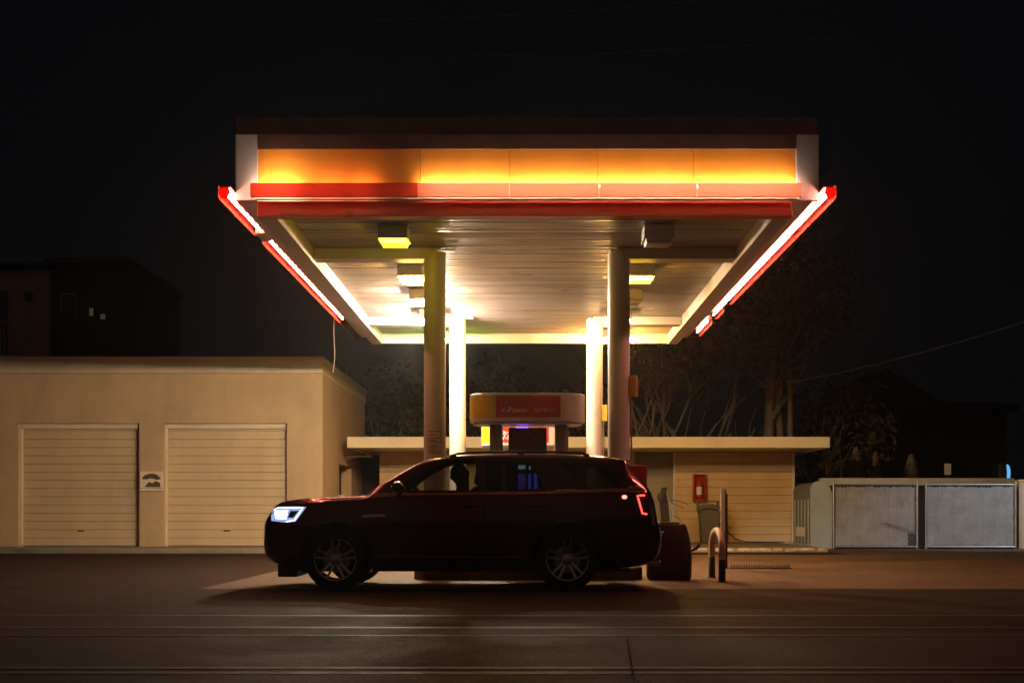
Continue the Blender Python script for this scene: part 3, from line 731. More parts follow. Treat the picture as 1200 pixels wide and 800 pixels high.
# ------------------------------------------------------------------ fence yard at the right
fy = 33.0
def fence_panel(x0, x1, z1, lab, gate, sag=0):
    t = thing('chainlink_gate' if gate else 'chainlink_fence', (.5*(x0+x1), fy, 0), lab, 'gate' if gate else 'fence')
    b = MB(); n = int((x1-x0)/.105)
    for k in range(n):
        a = x0+.03+(x1-x0-.06)*k/n; wv = (x1-x0-.06)/n*.965; yy = fy+rnd.uniform(-.006,.006); zt = z1-.06+rnd.uniform(-.02,.02); zb = .08+rnd.uniform(0,.015)
        if not gate and a > x1-.34: zb = .42
        b.box(a, a+wv, yy, yy+.005, zb, zt)
    b.build('slat_panel', M['slat'], t)
    b = MB(); w_ = x1-x0; h = z1-.1; st = .10
    def seg(p, q):
        d = Vector((q[0]-p[0],0,q[1]-p[1])); 
        if d.length < .03: return
        m = Vector(((p[0]+q[0])/2, fy-.014, (p[1]+q[1])/2)); d = d/2; s2 = Vector((-d.z,0,d.x)).normalized()*.0055
        b.obox(m, d, s2, (0,.0028,0))
    k = -h
    while k < w_:
        a0 = max(0,k); a1 = min(w_,k+h); seg((x0+a0,.06+a0-k),(x0+a1,.06+a1-k)); seg((x0+a0,.06+h-(a0-k)),(x0+a1,.06+h-(a1-k))); k += st
    b.build('wire_mesh', M['galv'], t)
    b = MB(); b.tube([(x0,fy-.02,z1),(x1,fy-.02,z1-sag)], .02, 8); b.tube([(x0,fy-.02,.06),(x1,fy-.02,.06)], .018, 8); b.build('rail', M['galv'], t, smooth=True)
    for xx in (x0, x1):
        b = MB(); b.tube([(xx,fy-.02,0),(xx,fy-.02,z1+.05)], .028, 10); b.lathe([(.03,0),(.02,.025),(.001,.035)], (xx,fy-.02,z1+.05), n=10); b.build('post', M['galv'], t, smooth=True)
    return t
f1 = fence_panel(8.36,10.62,1.74,'grey slatted chain-link fence panel with a torn lower corner', False)
b = MB(); b.tube([(9.7,fy-.04,.72),(10.2,fy-.05,.58),(10.58,fy-.05,.45)], .012, 6); b.build('loose_bar', M['tank_side'], f1, smooth=True)
f2 = fence_panel(10.86,13.28,1.74,'pale slatted chain-link gate panel', True)
tk = thing('storage_tank', (8.0,34.0,0), 'pale grey metal container with rounded shoulders beside the fence', 'container')
def prof(xl, xr, h, r):
    return [(xl,0),(xl,h-.55*r)] + [(xl+r*(1-math.cos(t))*.55, h-.55*r+.55*r*math.sin(t)) for t in np.linspace(.2,math.pi/2,6)] + [(xr-r*.8,h)] + [(xr-r*.8+r*.8*math.sin(t), h-r+r*math.cos(t)) for t in np.linspace(.2,math.pi/2,6)] + [(xr,0)]
b = MB(); b.prism(prof(7.74,8.33,1.84,.42), 'y', 33.0, 33.06); b.build('front_panel', M['tank'], tk, bevel=.008)
b = MB(); b.prism(prof(7.76,8.31,1.82,.42), 'y', 33.061, 35.2); b.build('body', M['tank_side'], tk, bevel=.01)
b = MB()
for yy in (33.3,33.7,34.1,34.5,34.9): b.box(7.735,7.759,yy,yy+.06,.1,1.35)
b.box(7.73,7.759,33.1,35.2,.04,.12); b.build('rib', M['tank'], tk)
b = MB(); b.box(7.725,7.7345,33.6,34.7,.32,.58); b.build('plate', M['white_wall'], tk)
yw = thing('yard_wall', (11.7,36.6,0), 'low dark wall with a broad white coping behind the chain-link fence', 'wall')
b = MB(); b.box(8.9,14.6,36.5,36.7,0,1.80); b.build('wall_face', M['house_dark'], yw)
b = MB(); b.box(8.86,14.64,36.44,36.76,1.802,2.02); b.build('coping', M['white_wall'], yw, bevel=.01)
ep = MB(); ep.box(13.42,14.6,33.1,33.4,0,1.82); ep.box(13.40,14.6,33.08,33.42,1.82,1.88)
tag(ep.build('end_wall', M['stucco'], base=(14,33.2,0), bevel=.01), 'tan wall stub closing the fence at the edge of the yard', 'wall')
wb = thing('meter_box', (X(1110.5,38),38,0), 'small pale box on a thin post above the white wall', 'box')
b = MB(); b.box(X(1107,38),X(1114,38),37.95,38.05,Z(556,38),Z(543,38)); b.build('case', M['white_wall'], wb, bevel=.006)
b = MB(); b.tube([(X(1110.5,38),38.02,0),(X(1110.5,38),38.02,Z(556,38))], .03, 8); b.build('post', M['dark_metal'], wb)
cc = thing('vending_kiosk', (X(1176,38.5),38.5,0), 'dark rounded kiosk with a glowing cyan edge behind the gate', 'kiosk')
b = MB(); b.box(X(1168,38.5),X(1182,38.5),38.3,38.9,0,Z(543,38.5)); b.build('body', M['black_plastic'], cc, bevel=.06, seg=4)
b = MB(); P = [(X(1180,38.25)+.07*math.sin(t), 38.28, Z(554,38.25)+.27*math.cos(t)) for t in np.linspace(.1,math.pi-.1,9)]; b.tube(P, [.012,.03,.045,.05,.05,.05,.045,.03,.012], 10); b.build('light_strip', M['cyan_glow'], cc, smooth=True)

# ------------------------------------------------------------------ vegetation
def leafy(mb, c, rx, ry, rz, n, size, seed, hollow=.45, clump=26, flat=.5):
    rg = random.Random(seed); c = Vector(c); cl = []
    for i in range(clump):
        while 1:
            p = Vector((rg.uniform(-1,1), rg.uniform(-1,1), rg.uniform(-1,1)))
            if hollow < p.length < 1: break
        cl.append((Vector((p.x*rx,p.y*ry,p.z*rz)), rg.uniform(.16,.34)))
    for i in range(n):
        o, rad = rg.choice(cl); m = min(rx, rz)*1.3
        q = c + o + Vector((rg.gauss(0,1), rg.gauss(0,1), rg.gauss(0,.8)))*rad*m*.62
        s = size*rg.uniform(.5,1.3); u = Vector((rg.gauss(0,1),rg.gauss(0,1),rg.gauss(0,flat))).normalized()
        v = u.orthogonal().normalized(); v.rotate(Matrix.Rotation(rg.uniform(0,6.28), 3, u))
        v2 = u.cross(v)
        mb.add([q-v*s*.5, q+v2*s*.22, q+v*s*.5, q-v2*s*.22], [(0,1,2,3)])
def branchy(mb, p, d, L_, r, depth, rg, spread=.6):
    pts = [Vector(p)]; dd = Vector(d).normalized(); rs = [r]; n = 5
    for i in range(n):
        dd = (dd + Vector((rg.gauss(0,.12), rg.gauss(0,.12), rg.gauss(.03,.08)))).normalized()
        pts.append(pts[-1] + dd*L_/n); rs.append(r*(1-.5*(i+1)/n))
    mb.tube(pts, rs, 7 if depth < 2 else 5)
    if depth < 3:
        for k in range(rg.choice((2,3,3))):
            j = rg.randint(2, n); nd = (dd + Vector((rg.gauss(0,spread), rg.gauss(0,spread), rg.gauss(.1,spread*.5)))).normalized()
            branchy(mb, pts[j], nd, L_*rg.uniform(.5,.75), rs[j]*.7, depth+1, rg, spread)
def tree(x, y, h, r, lab, seed, leaf, crown_c, crown_r, nleaf, lsize, lean=(0,0,1), fork=None, grp='trees behind the shop'):
    t = thing('tree', (x, y, 0), lab, 'tree', grp); rg = random.Random(seed)
    b = MB(); d = Vector(lean)
    pts = [Vector((x,y,-.1))]; rs = [r*1.15]
    for i in range(9):
        d = (d + Vector((rg.gauss(0,.05), rg.gauss(0,.05), .05))).normalized(); pts.append(pts[-1]+d*h/9); rs.append(r*(1-.6*(i+1)/9))
    b.tube(pts, rs, 14)
    for k in range(7):
        j = rg.randint(fork or 4, 9); a = rg.uniform(0, 6.28)
        branchy(b, pts[j], (math.cos(a), math.sin(a)*.6, rg.uniform(.3,1.)), h*rg.uniform(.18,.3), rs[j]*.6, 1, rg)
    b.build('trunk', M['bark'], t, smooth=True)
    if nleaf:
        c = MB(); leafy(c, crown_c, *crown_r, nleaf, lsize, seed+5); c.build('crown', leaf, t)
    return t
tree(8.55,42,9.5,.23,'tall pale-trunked tree with dim ragged leaves, left of a twin trunk', 3, M['leaf'], (7.9,42,8.6), (2.6,1.8,2.4), 2600, .26)
tree(9.1,42.6,10,.16,'slimmer dark trunk close beside the pale-trunked tree', 11, M['leaf_dark'], (9.6,42.8,9.0), (1.9,1.6,2.1), 1800, .26)
def multistem(x, y, lab, seed, stems, h, crown, nleaf):
    t = thing('tree', (x, y, 0), lab, 'tree', 'trees behind the shop'); rg = random.Random(seed); b = MB()
    for k in range(stems):
        a = rg.uniform(-1,1); branchy(b, (x+a*.25, y+rg.uniform(-.2,.2), 0), (a*.34, rg.uniform(-.2,.2), 1), h*rg.uniform(.55,.75), .13, 1, rg, .42)
    b.build('trunk', M['bark'], t, smooth=True)
    c = MB(); leafy(c, *crown, nleaf, .22, seed+3); c.build('crown', M['leaf_dark'], t)
multistem(4.35,41.2,'bare-limbed forked tree rising just right of the front right column', 21, 4, 6.0, ((4.6,41.4,6.2),2.0,1.4,1.3), 900)
multistem(5.5,42.2,'forked tree with thin pale limbs between the columns and the pale-trunked tree', 33, 4, 6.2, ((6.1,42.2,6.4),2.0,1.4,1.4), 1100)
def bush(x, y, z, rx, rz, n, lab, seed, m='leaf_dark', size=.28):
    t = thing('shrub', (x, y, 0), lab, 'shrub', 'dark shrubs behind the shop')
    b = MB(); rg = random.Random(seed)
    for k in range(5): branchy(b, (x+rg.uniform(-.3,.3)*rx,y,0), (rg.gauss(0,.3),rg.gauss(0,.2),1), (z+rz*.4)*.8, .07, 2, rg)
    b.build('stem', M['bark'], t, smooth=True)
    c = MB(); leafy(c, (x,y,z), rx, rx*.6, rz, n, size, seed, hollow=.2, clump=34); c.build('crown', M[m], t)
bush(-4.6,44,3.6,2.2,2.6,2600,'dark dense shrub between the garage roof and the left columns', 41)
bush(-1.2,45,3.8,2.3,2.8,2400,'dark shrub behind the pump sign, left of centre', 42)
bush(2.2,45.5,3.4,2.2,2.4,2200,'dark shrub behind the pump sign towards the right column', 43)
bush(-7.4,46,4.6,2.4,2.0,1500,'dim shrub showing over the garage roof edge', 44)
bush(11.6,47,4.0,2.6,2.6,1800,'black shrub beyond the yard below the cable', 45)
def shaggy(px, w_, top, lab, seed, d=38.6):
    x = X(px, d); t = thing('dry_plant', (x, d, 0), lab, 'plant', 'dry plants behind the white wall'); rg = random.Random(seed); h = Z(top, d)
    b = MB(); b.tube([(x,d,0),(x+rg.uniform(-.05,.05),d,h*.6),(x,d,h*.9)], [.08,.07,.05], 8); b.build('stem', M['bark'], t, smooth=True)
    c = MB()
    for i in range(420):
        a = rg.uniform(0,6.28); rr = w_*(.55+.45*rg.random()); z = h*(.45+.55*rg.random()**.7); taper = min(1, (h-z)/(.25*h)+.25)
        p = Vector((x+math.cos(a)*rr*.5*taper, d+math.sin(a)*rr*.5*taper, z)); L_ = rg.uniform(.2,.5)
        tip = p + Vector((math.cos(a)*.05, math.sin(a)*.05, -L_)); s = Vector((-math.sin(a),math.cos(a),0))*rg.uniform(.015,.035)
        c.add([p-s, p+s, tip+s*.5, tip-s*.5], [(0,1,2,3)])
    c.build('crown', M['dry_leaf'], t)
shaggy(1003,.55,523,'widest brownish shaggy dry plant showing above the yard wall, first from the shop',51)
shaggy(1026,.36,529,'narrow shaggy dry plant between two wider ones above the yard wall',52)
shaggy(1068,.55,531,'shaggy dry plant nearest the gate post above the yard wall',53)

# ------------------------------------------------------------------ houses, poles and cables
hl = thing('house', (-24,50,0), 'dim brown house with a balcony rising behind the garage', 'house')
s50 = 50
b = MB(); b.box(-34,X(57,s50),50,58,0,Z(316,s50)); b.build('wall', M['house_brown'], hl)
b = MB(); b.box(-34.4,X(62,s50),49.6,58.4,Z(316,s50)+.005,Z(316,s50)+.2); b.build('roof', M['house_dark'], hl)
b = MB(); b.box(-34,X(46,s50),48.8,49.99,Z(424,s50),Z(424,s50)+.15); bal = b.build('balcony', M['house_trim'], hl)
b = MB(); zz0, zz1 = Z(424,s50)+.16, Z(382,s50); xx = -30.
while xx < X(45,49): b.box(xx,xx+.03,48.84,48.87,zz0,zz1); xx += .16
b.box(-34,X(46,s50),48.82,48.89,zz1,zz1+.05); b.build('railing', M['house_trim'], bal)
b = MB(); b.box(X(-14,s50),X(10,s50),49.95,49.995,Z(424,s50)+.2,Z(342,s50)); wd = b.build('balcony_door', M['dark_glass'], hl)
b = MB(); b.box(X(10,s50),X(12,s50),49.93,49.99,Z(424,s50)+.2,Z(341,s50)); b.box(X(-14,s50),X(12,s50),49.93,49.99,Z(341,s50),Z(339,s50)); b.build('frame', M['house_trim'], wd)
b = MB(); b.lathe([(.02,0),(.14,.06),(.17,.25),(.1,.36),(.02,.4)], (X(34.5,s50),49.85,Z(353,s50)), n=14); b.build('wall_lamp', M['dark_metal'], hl, smooth=True)
h2 = thing('house', (-18,50.3,0), 'nearly black house wing with two small lit windows behind the garage', 'house')
b = MB(); b.box(X(58,50.3),X(150,50.3),50.3,57.9,0,Z(310,50.3)); b.build('wall', M['house_dark'], h2)
b = MB(); b.box(X(55,50.3),X(153,50.3),50.02,58.2,Z(310,50.3)+.005,Z(310,50.3)+.25); b.build('roof', M['house_dark'], h2)
b = MB(); b.box(X(73,50.3),X(89,50.3),50.25,50.29,Z(372,50.3),Z(346,50.3)); wd = b.build('window', M['dark_glass'], h2)
b = MB(); b.box(X(72,50.3),X(73,50.3),50.23,50.29,Z(372,50.3),Z(345,50.3)); b.box(X(89,50.3),X(90,50.3),50.23,50.29,Z(372,50.3),Z(345,50.3)); b.box(X(72,50.3),X(90,50.3),50.23,50.29,Z(345,50.3),Z(344,50.3)); b.build('frame', M['house_trim'], wd)
for a, c, t_, bt in ((105,109.5,361,370),(118,123.5,368,374)):
    b = MB(); b.box(X(a,50.3),X(c,50.3),50.27,50.292,Z(bt,50.3),Z(t_,50.3)); b.build('window', M['lit_window'], h2)
hr = thing('house', (X(1040,62),62,0), 'barely visible gabled house beyond the yard', 'house')
b = MB(); b.box(X(985,62),X(1180,62),62,70,0,Z(478,62)); b.build('wall', M['house_dark'], hr)
b = MB(); b.prism([(X(975,62),Z(480,62)),(X(1035,62),Z(432,62)),(X(1100,62),Z(470,62)),(X(1190,62),Z(474,62)),(X(1190,62),Z(482,62))],'y',61.6,70.4); b.build('roof', M['house_dark'], hr)
b = MB(); b.box(X(1020,61.9),X(1026,61.9),61.95,61.998,Z(500,62),Z(484,62)); b.build('window', M['house_trim'], hr)
up = thing('utility_pole', (X(926,41.4),41.4,0), 'dark utility pole carrying the cable beside the twin trunks', 'pole')
b = MB(); b.tube([(X(926,41.4),41.4,0),(X(926,41.4),41.4,Z(440,41.4))], [.11,.09], 12); b.build('shaft', M['bark'], up, smooth=True)
b = MB(); b.tube([(X(922,41.3),41.3,Z(447,41.3)),(X(934,41.2),41.2,Z(447,41.2))], .035, 8); b.build('insulator', M['house_trim'], up, smooth=True)
def cable(p, q, sag, r, lab, n=24, name='power_cable'):
    p, q = Vector(p), Vector(q); pts = []
    for i in range(n+1):
        t = i/n; v = p.lerp(q, t); v.z -= sag*4*t*(1-t); pts.append(v)
    b = MB(); b.tube(pts, r, 6)
    tag(b.build(name, M['wire_light'], base=tuple(p), smooth=True), lab, 'cable')
cable((X(932,41.2),41.2,Z(447,41.2)), (X(1240,36),36,Z(364,36)), .16, .022, 'brown cable rising from the pole across the dark sky')
cable((X(380,60),60,Z(24,60)), (X(860,60),60,Z(-4,60)), .3, .02, 'faint cable across the top of the black sky')
cable((X(480,58),58,Z(66,58)), (X(980,58),58,Z(45,58)), .25, .02, 'faint cable just above the canopy roof')
hc = MB(); hc.tube([(-3.74,23.9,4.84),(-3.75,23.9,4.5),(-3.73,23.92,4.0),(-3.76,23.9,3.72)], .010, 6)
tag(hc.build('loose_cable', M['wire'], base=(-3.74,23.9,3.7), smooth=True), 'thin cable hanging down from the rear of the canopy light bar over the garage roof', 'cable')

# ------------------------------------------------------------------ the car
CY = 16.0
def pch(xs, ys):
    xs, ys = np.array(xs, float), np.array(ys, float); h = np.diff(xs); dl = np.diff(ys)/h; m = np.zeros(len(xs))
    m[0], m[-1] = dl[0], dl[-1]
    for i in range(1, len(xs)-1):
        if dl[i-1]*dl[i] > 0:
            w1, w2 = 2*h[i]+h[i-1], h[i]+2*h[i-1]; m[i] = (w1+w2)/(w1/dl[i-1]+w2/dl[i])
    def f(x):
        x = min(max(x, xs[0]), xs[-1]); i = min(max(np.searchsorted(xs, x)-1, 0), len(h)-1); t = (x-xs[i])/h[i]
        return float((1+2*t)*(1-t)**2*ys[i] + t*(1-t)**2*h[i]*m[i] + t*t*(3-2*t)*ys[i+1] + t*t*(t-1)*h[i]*m[i+1])
    return f
f_w = pch([-3.31,-3.29,-3.25,-3.15,-3.0,-2.75,-2.3,-1.4,.2,.9,1.3,1.5,1.62,1.68,1.71,1.725],
          [.50,.64,.75,.85,.915,.955,.978,.985,.985,.972,.94,.90,.85,.80,.74,.62])
f_zb = pch([-3.31,-3.27,-3.2,-3.0,-2.0,1.0,1.4,1.6,1.70,1.725], [.50,.42,.36,.29,.265,.265,.29,.34,.46,.52])
f_zt = pch([-3.31,-3.28,-3.2,-3.13,-3.06,-2.9,-2.6,-2.1,-1.98,-1.89,-1.65,-1.39,-1.26,-1.06,-.7,-.2,.4,.8,1.1,1.25,1.32,1.42,1.52,1.58,1.63,1.66,1.70,1.725],
           [.74,.89,1.01,1.07,1.11,1.143,1.168,1.19,1.205,1.285,1.435,1.585,1.645,1.69,1.722,1.735,1.73,1.71,1.682,1.655,1.585,1.46,1.33,1.235,1.08,.90,.77,.70])
f_bl = pch([-3.31,-3.28,-3.2,-3.0,-2.6,-2.0,-1.4,0,.8,1.3,1.5,1.6,1.66,1.725], [.66,.80,.92,1.04,1.10,1.15,1.185,1.20,1.222,1.232,1.225,1.12,.86,.66])
f_we = pch([-3.31,-3.2,-3.0,-2.6,-2.0,-1.6,-1.3,-.9,.5,1.1,1.3,1.55,1.63,1.70,1.725], [.40,.62,.76,.82,.83,.755,.705,.675,.665,.645,.645,.715,.74,.66,.5])
f_cr = pch([-3.31,-2.6,-2.0,-1.3,-.8,.8,1.3,1.5,1.725], [.02,.035,.04,.05,.055,.05,.035,.025,.015])
def section(x, sh=0.0):
    w_, zb, zt, bl, we, cr = f_w(x)-sh, f_zb(x)+sh, f_zt(x)-sh, f_bl(x), f_we(x)-sh*.9, f_cr(x)
    ze = max(zt-cr, zb+.12); bl = min(bl, ze-.02)
    H = bl-zb
    P = [(0,zb),(w_*.80,zb),(w_*.915,zb+.02),(w_*.955,zb+.07),(w_*.972,zb+.24*H),(w_*.990,zb+.42*H),(w_*1.0,zb+.60*H),(w_*.998,zb+.76*H),(w_*.990,zb+.86*H),(w_*.978,zb+.945*H),(w_*.955,bl)]
    yb = w_*.955; U = ze-bl; yl = yb-min(.035,.25*(yb-we))
    P.append((yl, bl+.012 if U > .05 else bl+.2*U))
    for t in (.25,.5,.75,.93): P.append((yl+(we-yl)*(t**1.12), bl+.012*(U > .05)+ (U-.012)*t))
    P.append((we, ze)); P.append((we*.94, ze+cr*.30)); P.append((we*.78, ze+cr*.58)); P.append((we*.45, ze+cr*.88)); P.append((0, zt))
    return P
def ysurf(x, z):
    P = section(x); S = P[2:17]
    for (y0, z0), (y1, z1) in zip(S, S[1:]):
        if z0 <= z <= z1 and z1 > z0: return y0+(y1-y0)*(z-z0)/(z1-z0)
    return S[0][0] if z < S[0][1] else S[-1][0]
xs_st = np.unique(np.round(np.concatenate([np.linspace(-3.31,-3.0,17), np.arange(-3.0,-2.0,.08), np.arange(-2.04,-1.2,.04), np.arange(-1.2,1.2,.08), np.arange(1.16,1.5,.035), np.linspace(1.5,1.725,16)]), 4))
WIN = {
 'front': [(-1.63,1.238),(-1.27,1.485),(-1.08,1.585),(-.90,1.622),(-.63,1.632),(-.56,1.242)],
 'rear':  [(-.47,1.245),(-.53,1.632),(.0,1.625),(.10,1.59),(.21,1.42),(.27,1.28),(.25,1.256)],
 'quarter': [(.42,1.592),(.95,1.578),(1.13,1.44),(1.22,1.30),(1.18,1.285),(.74,1.285)],
}
WH = [-2.335, .525]; WR = .385; AR = .445
def inpoly(p, poly):
    c = False; n = len(poly)
    for i in range(n):
        (x0,y0),(x1,y1) = poly[i], poly[(i+1) % n]
        if (y0 > p[1]) != (y1 > p[1]) and p[0] < (x1-x0)*(p[1]-y0)/(y1-y0)+x0: c = not c
    return c
circ = [[(xw+AR*math.cos(t), WR+.02+AR*math.sin(t)) for t in np.linspace(0,2*math.pi,30,endpoint=False)] for xw in WH]
def body_bm(sh=0.0):
    bm = bmesh.new(); rings = []
    for x in xs_st:
        S = section(x, sh); ring = [bm.verts.new((x, -y, z)) for y, z in S] + [bm.verts.new((x, y, z)) for y, z in reversed(S[1:-1])]
        rings.append(ring)
    n = len(rings[0])
    for A, B in zip(rings, rings[1:]):
        for k in range(n): bm.faces.new((A[k], B[k], B[(k+1) % n], A[(k+1) % n]))
    bm.faces.new(rings[0]); bm.faces.new(list(reversed(rings[-1])))
    def cut(co, no, test):
        fs = [f for f in bm.faces if test(f.calc_center_bounds())]
        es = set(e for f in fs for e in f.edges); vs = set(v for f in fs for v in f.verts)
        bmesh.ops.bisect_plane(bm, geom=list(vs)+list(es)+fs, plane_co=co, plane_no=no, dist=1e-5)
    for poly in list(WIN.values()) + circ:
        ax0, ax1 = min(p[0] for p in poly), max(p[0] for p in poly); az0, az1 = min(p[1] for p in poly), max(p[1] for p in poly)
        for (x0,z0),(x1,z1) in zip(poly, poly[1:]+poly[:1]):
            lx0, lx1 = min(x0,x1)-.09, max(x0,x1)+.09; lz0, lz1 = min(z0,z1)-.1, max(z0,z1)+.1
            cut((x0,0,z0), (z1-z0,0,-(x1-x0)), lambda c: lx0 < c.x < lx1 and lz0 < c.z < lz1 and abs(c.y) > .45)
    # windscreen and rear window outlines
    for s in (-1,1):
        cut((-1.94,s*.77,0), (.135,s*.70,0), lambda c: -2.02 < c.x < -1.2 and s*c.y > .3 and c.z > 1.15)
        cut((1.3,s*.585,0), (-.06,s*.3,0), lambda c: 1.28 < c.x < 1.58 and s*c.y > .3 and c.z > 1.15)
    for xx in (-1.94,-1.25): cut((xx,0,0),(1,0,0), lambda c: abs(c.x-xx) < .1 and c.z > 1.1)
    for xx in (1.335,1.515): cut((xx,0,0),(1,0,0), lambda c: abs(c.x-xx) < .1 and c.z > 1.1)
    bm.normal_update()
    return bm
def classify(c):
    for k, p in WIN.items():
        if abs(c.y) > .5 and inpoly((c.x, c.z), p): return ('w', k, 1 if c.y > 0 else -1)
    for i, p in enumerate(circ):
        if abs(c.y) > .5 and c.z < 1.0 and inpoly((c.x, c.z), p): return ('arch',)
    if -1.94 < c.x < -1.25 and abs(c.y) < .77-(c.x+1.94)*.193 and c.z > f_zt(c.x)-.055: return ('w','windscreen',0)
    if 1.335 < c.x < 1.515 and abs(c.y) < .585+(c.x-1.3)*.2 and c.z > f_zt(c.x)-.05: return ('w','tailgate',0)
    return ('b',)
car = thing('parked_car', (-.8, CY, 0), 'dark red sport utility car with headlight on and driver inside, stopped beside the pump', 'car')
def pick(bm, key):
    groups = {}
    for f in bm.faces: groups.setdefault(key(f), []).append(f)
    return groups
def sub_mesh(name, faces):
    vm = {}; vs = []; fs = []
    for f in faces:
        ids = []
        for v in f.verts:
            if v not in vm: vm[v] = len(vs); vs.append((v.co.x, v.co.y+CY, v.co.z))
            ids.append(vm[v])
        fs.append(ids)
    me = bpy.data.meshes.new(name); me.from_pydata(vs, [], fs)
    return me
bm = body_bm()
gr = pick(bm, lambda f: classify(f.calc_center_bounds()))
body = link_mesh('body', sub_mesh('body', gr[('b',)]), M['car_paint'], car, smooth=True, sharp=75)
for k, fs in gr.items():
    if k[0] == 'w':
        nm = {'front':'front_window','rear':'rear_window','quarter':'quarter_window','windscreen':'windscreen','tailgate':'tailgate_window'}[k[1]]
        link_mesh(nm, sub_mesh(nm, fs), M['glass_front'] if k[1] in ('front','windscreen') else M['glass_rear'], car, smooth=True)
bm.free()
bm = body_bm(.03)
gr = pick(bm, lambda f: classify(f.calc_center_bounds()))
inner = [f for f in gr[('b',)] if -2.0 < f.calc_center_bounds().x < 1.6]
trim = link_mesh('cabin_trim', sub_mesh('cabin_trim', inner), M['interior'], car, smooth=True)
bm.free()
# wheel houses
for xw in WH:
    for s in (-1,1):
        b = MB(); n = 20; A = np.linspace(R(-25), R(205), n)
        for p, q in zip(A, A[1:]):
            f = lambda t, y: (xw+(AR+.004)*math.cos(t), CY+s*y, WR+.02+(AR+.004)*math.sin(t))
            b.sheet([f(p,.52), f(q,.52), f(q,.962), f(p,.962)])
        b.sheet([(xw+(AR+.004)*math.cos(t), CY+s*.52, WR+.02+(AR+.004)*math.sin(t)) for t in A])
        b.build('wheel_house', M['car_black'], car)
# surface patches
def patch(mb, poly, off, side=-1, step=.03, back=None):
    """polygon in (x,z) laid on the body side"""
    bm = bmesh.new(); vs = [bm.verts.new((x, 0, z)) for x, z in poly]; bm.faces.new(vs)
    x0, x1 = min(p[0] for p in poly), max(p[0] for p in poly); z0, z1 = min(p[1] for p in poly), max(p[1] for p in poly)
    for xx in np.arange(x0+step, x1, step): bmesh.ops.bisect_plane(bm, geom=bm.verts[:]+bm.edges[:]+bm.faces[:], plane_co=(xx,0,0), plane_no=(1,0,0))
    for zz in np.arange(z0+step, z1, step): bmesh.ops.bisect_plane(bm, geom=bm.verts[:]+bm.edges[:]+bm.faces[:], plane_co=(0,0,zz), plane_no=(0,0,1))
    bmesh.ops.triangulate(bm, faces=[f for f in bm.faces if len(f.verts) > 4])
    bm.verts.index_update()
    V = [(v.co.x, CY+side*(ysurf(v.co.x, v.co.z)+off), v.co.z) for v in bm.verts]
    mb.add(V, [tuple(v.index for v in f.verts) for f in bm.faces]); bm.free(); return mb
def ribbon(mb, pts, wd, off, side=-1):
    P = [Vector((x, 0, z)) for x, z in pts]; L_, R_ = [], []
    for i, p in enumerate(P):
        d = (P[min(i+1,len(P)-1)]-P[max(i-1,0)]).normalized(); s = Vector((-d.z,0,d.x))*wd*.5
        for lst, q in ((L_, p+s), (R_, p-s)): lst.append((q.x, CY+side*(ysurf(q.x,q.z)+off), q.z))
    for i in range(len(P)-1): mb.sheet([L_[i],L_[i+1],R_[i+1],R_[i]])
    return mb
def dens(pts, st=.05):
    out = []
    for a, c in zip(pts, pts[1:]):
        n = max(1, int(math.hypot(c[0]-a[0], c[1]-a[1])/st)); out += [(a[0]+(c[0]-a[0])*i/n, a[1]+(c[1]-a[1])*i/n) for i in range(n)]
    return out+[pts[-1]]
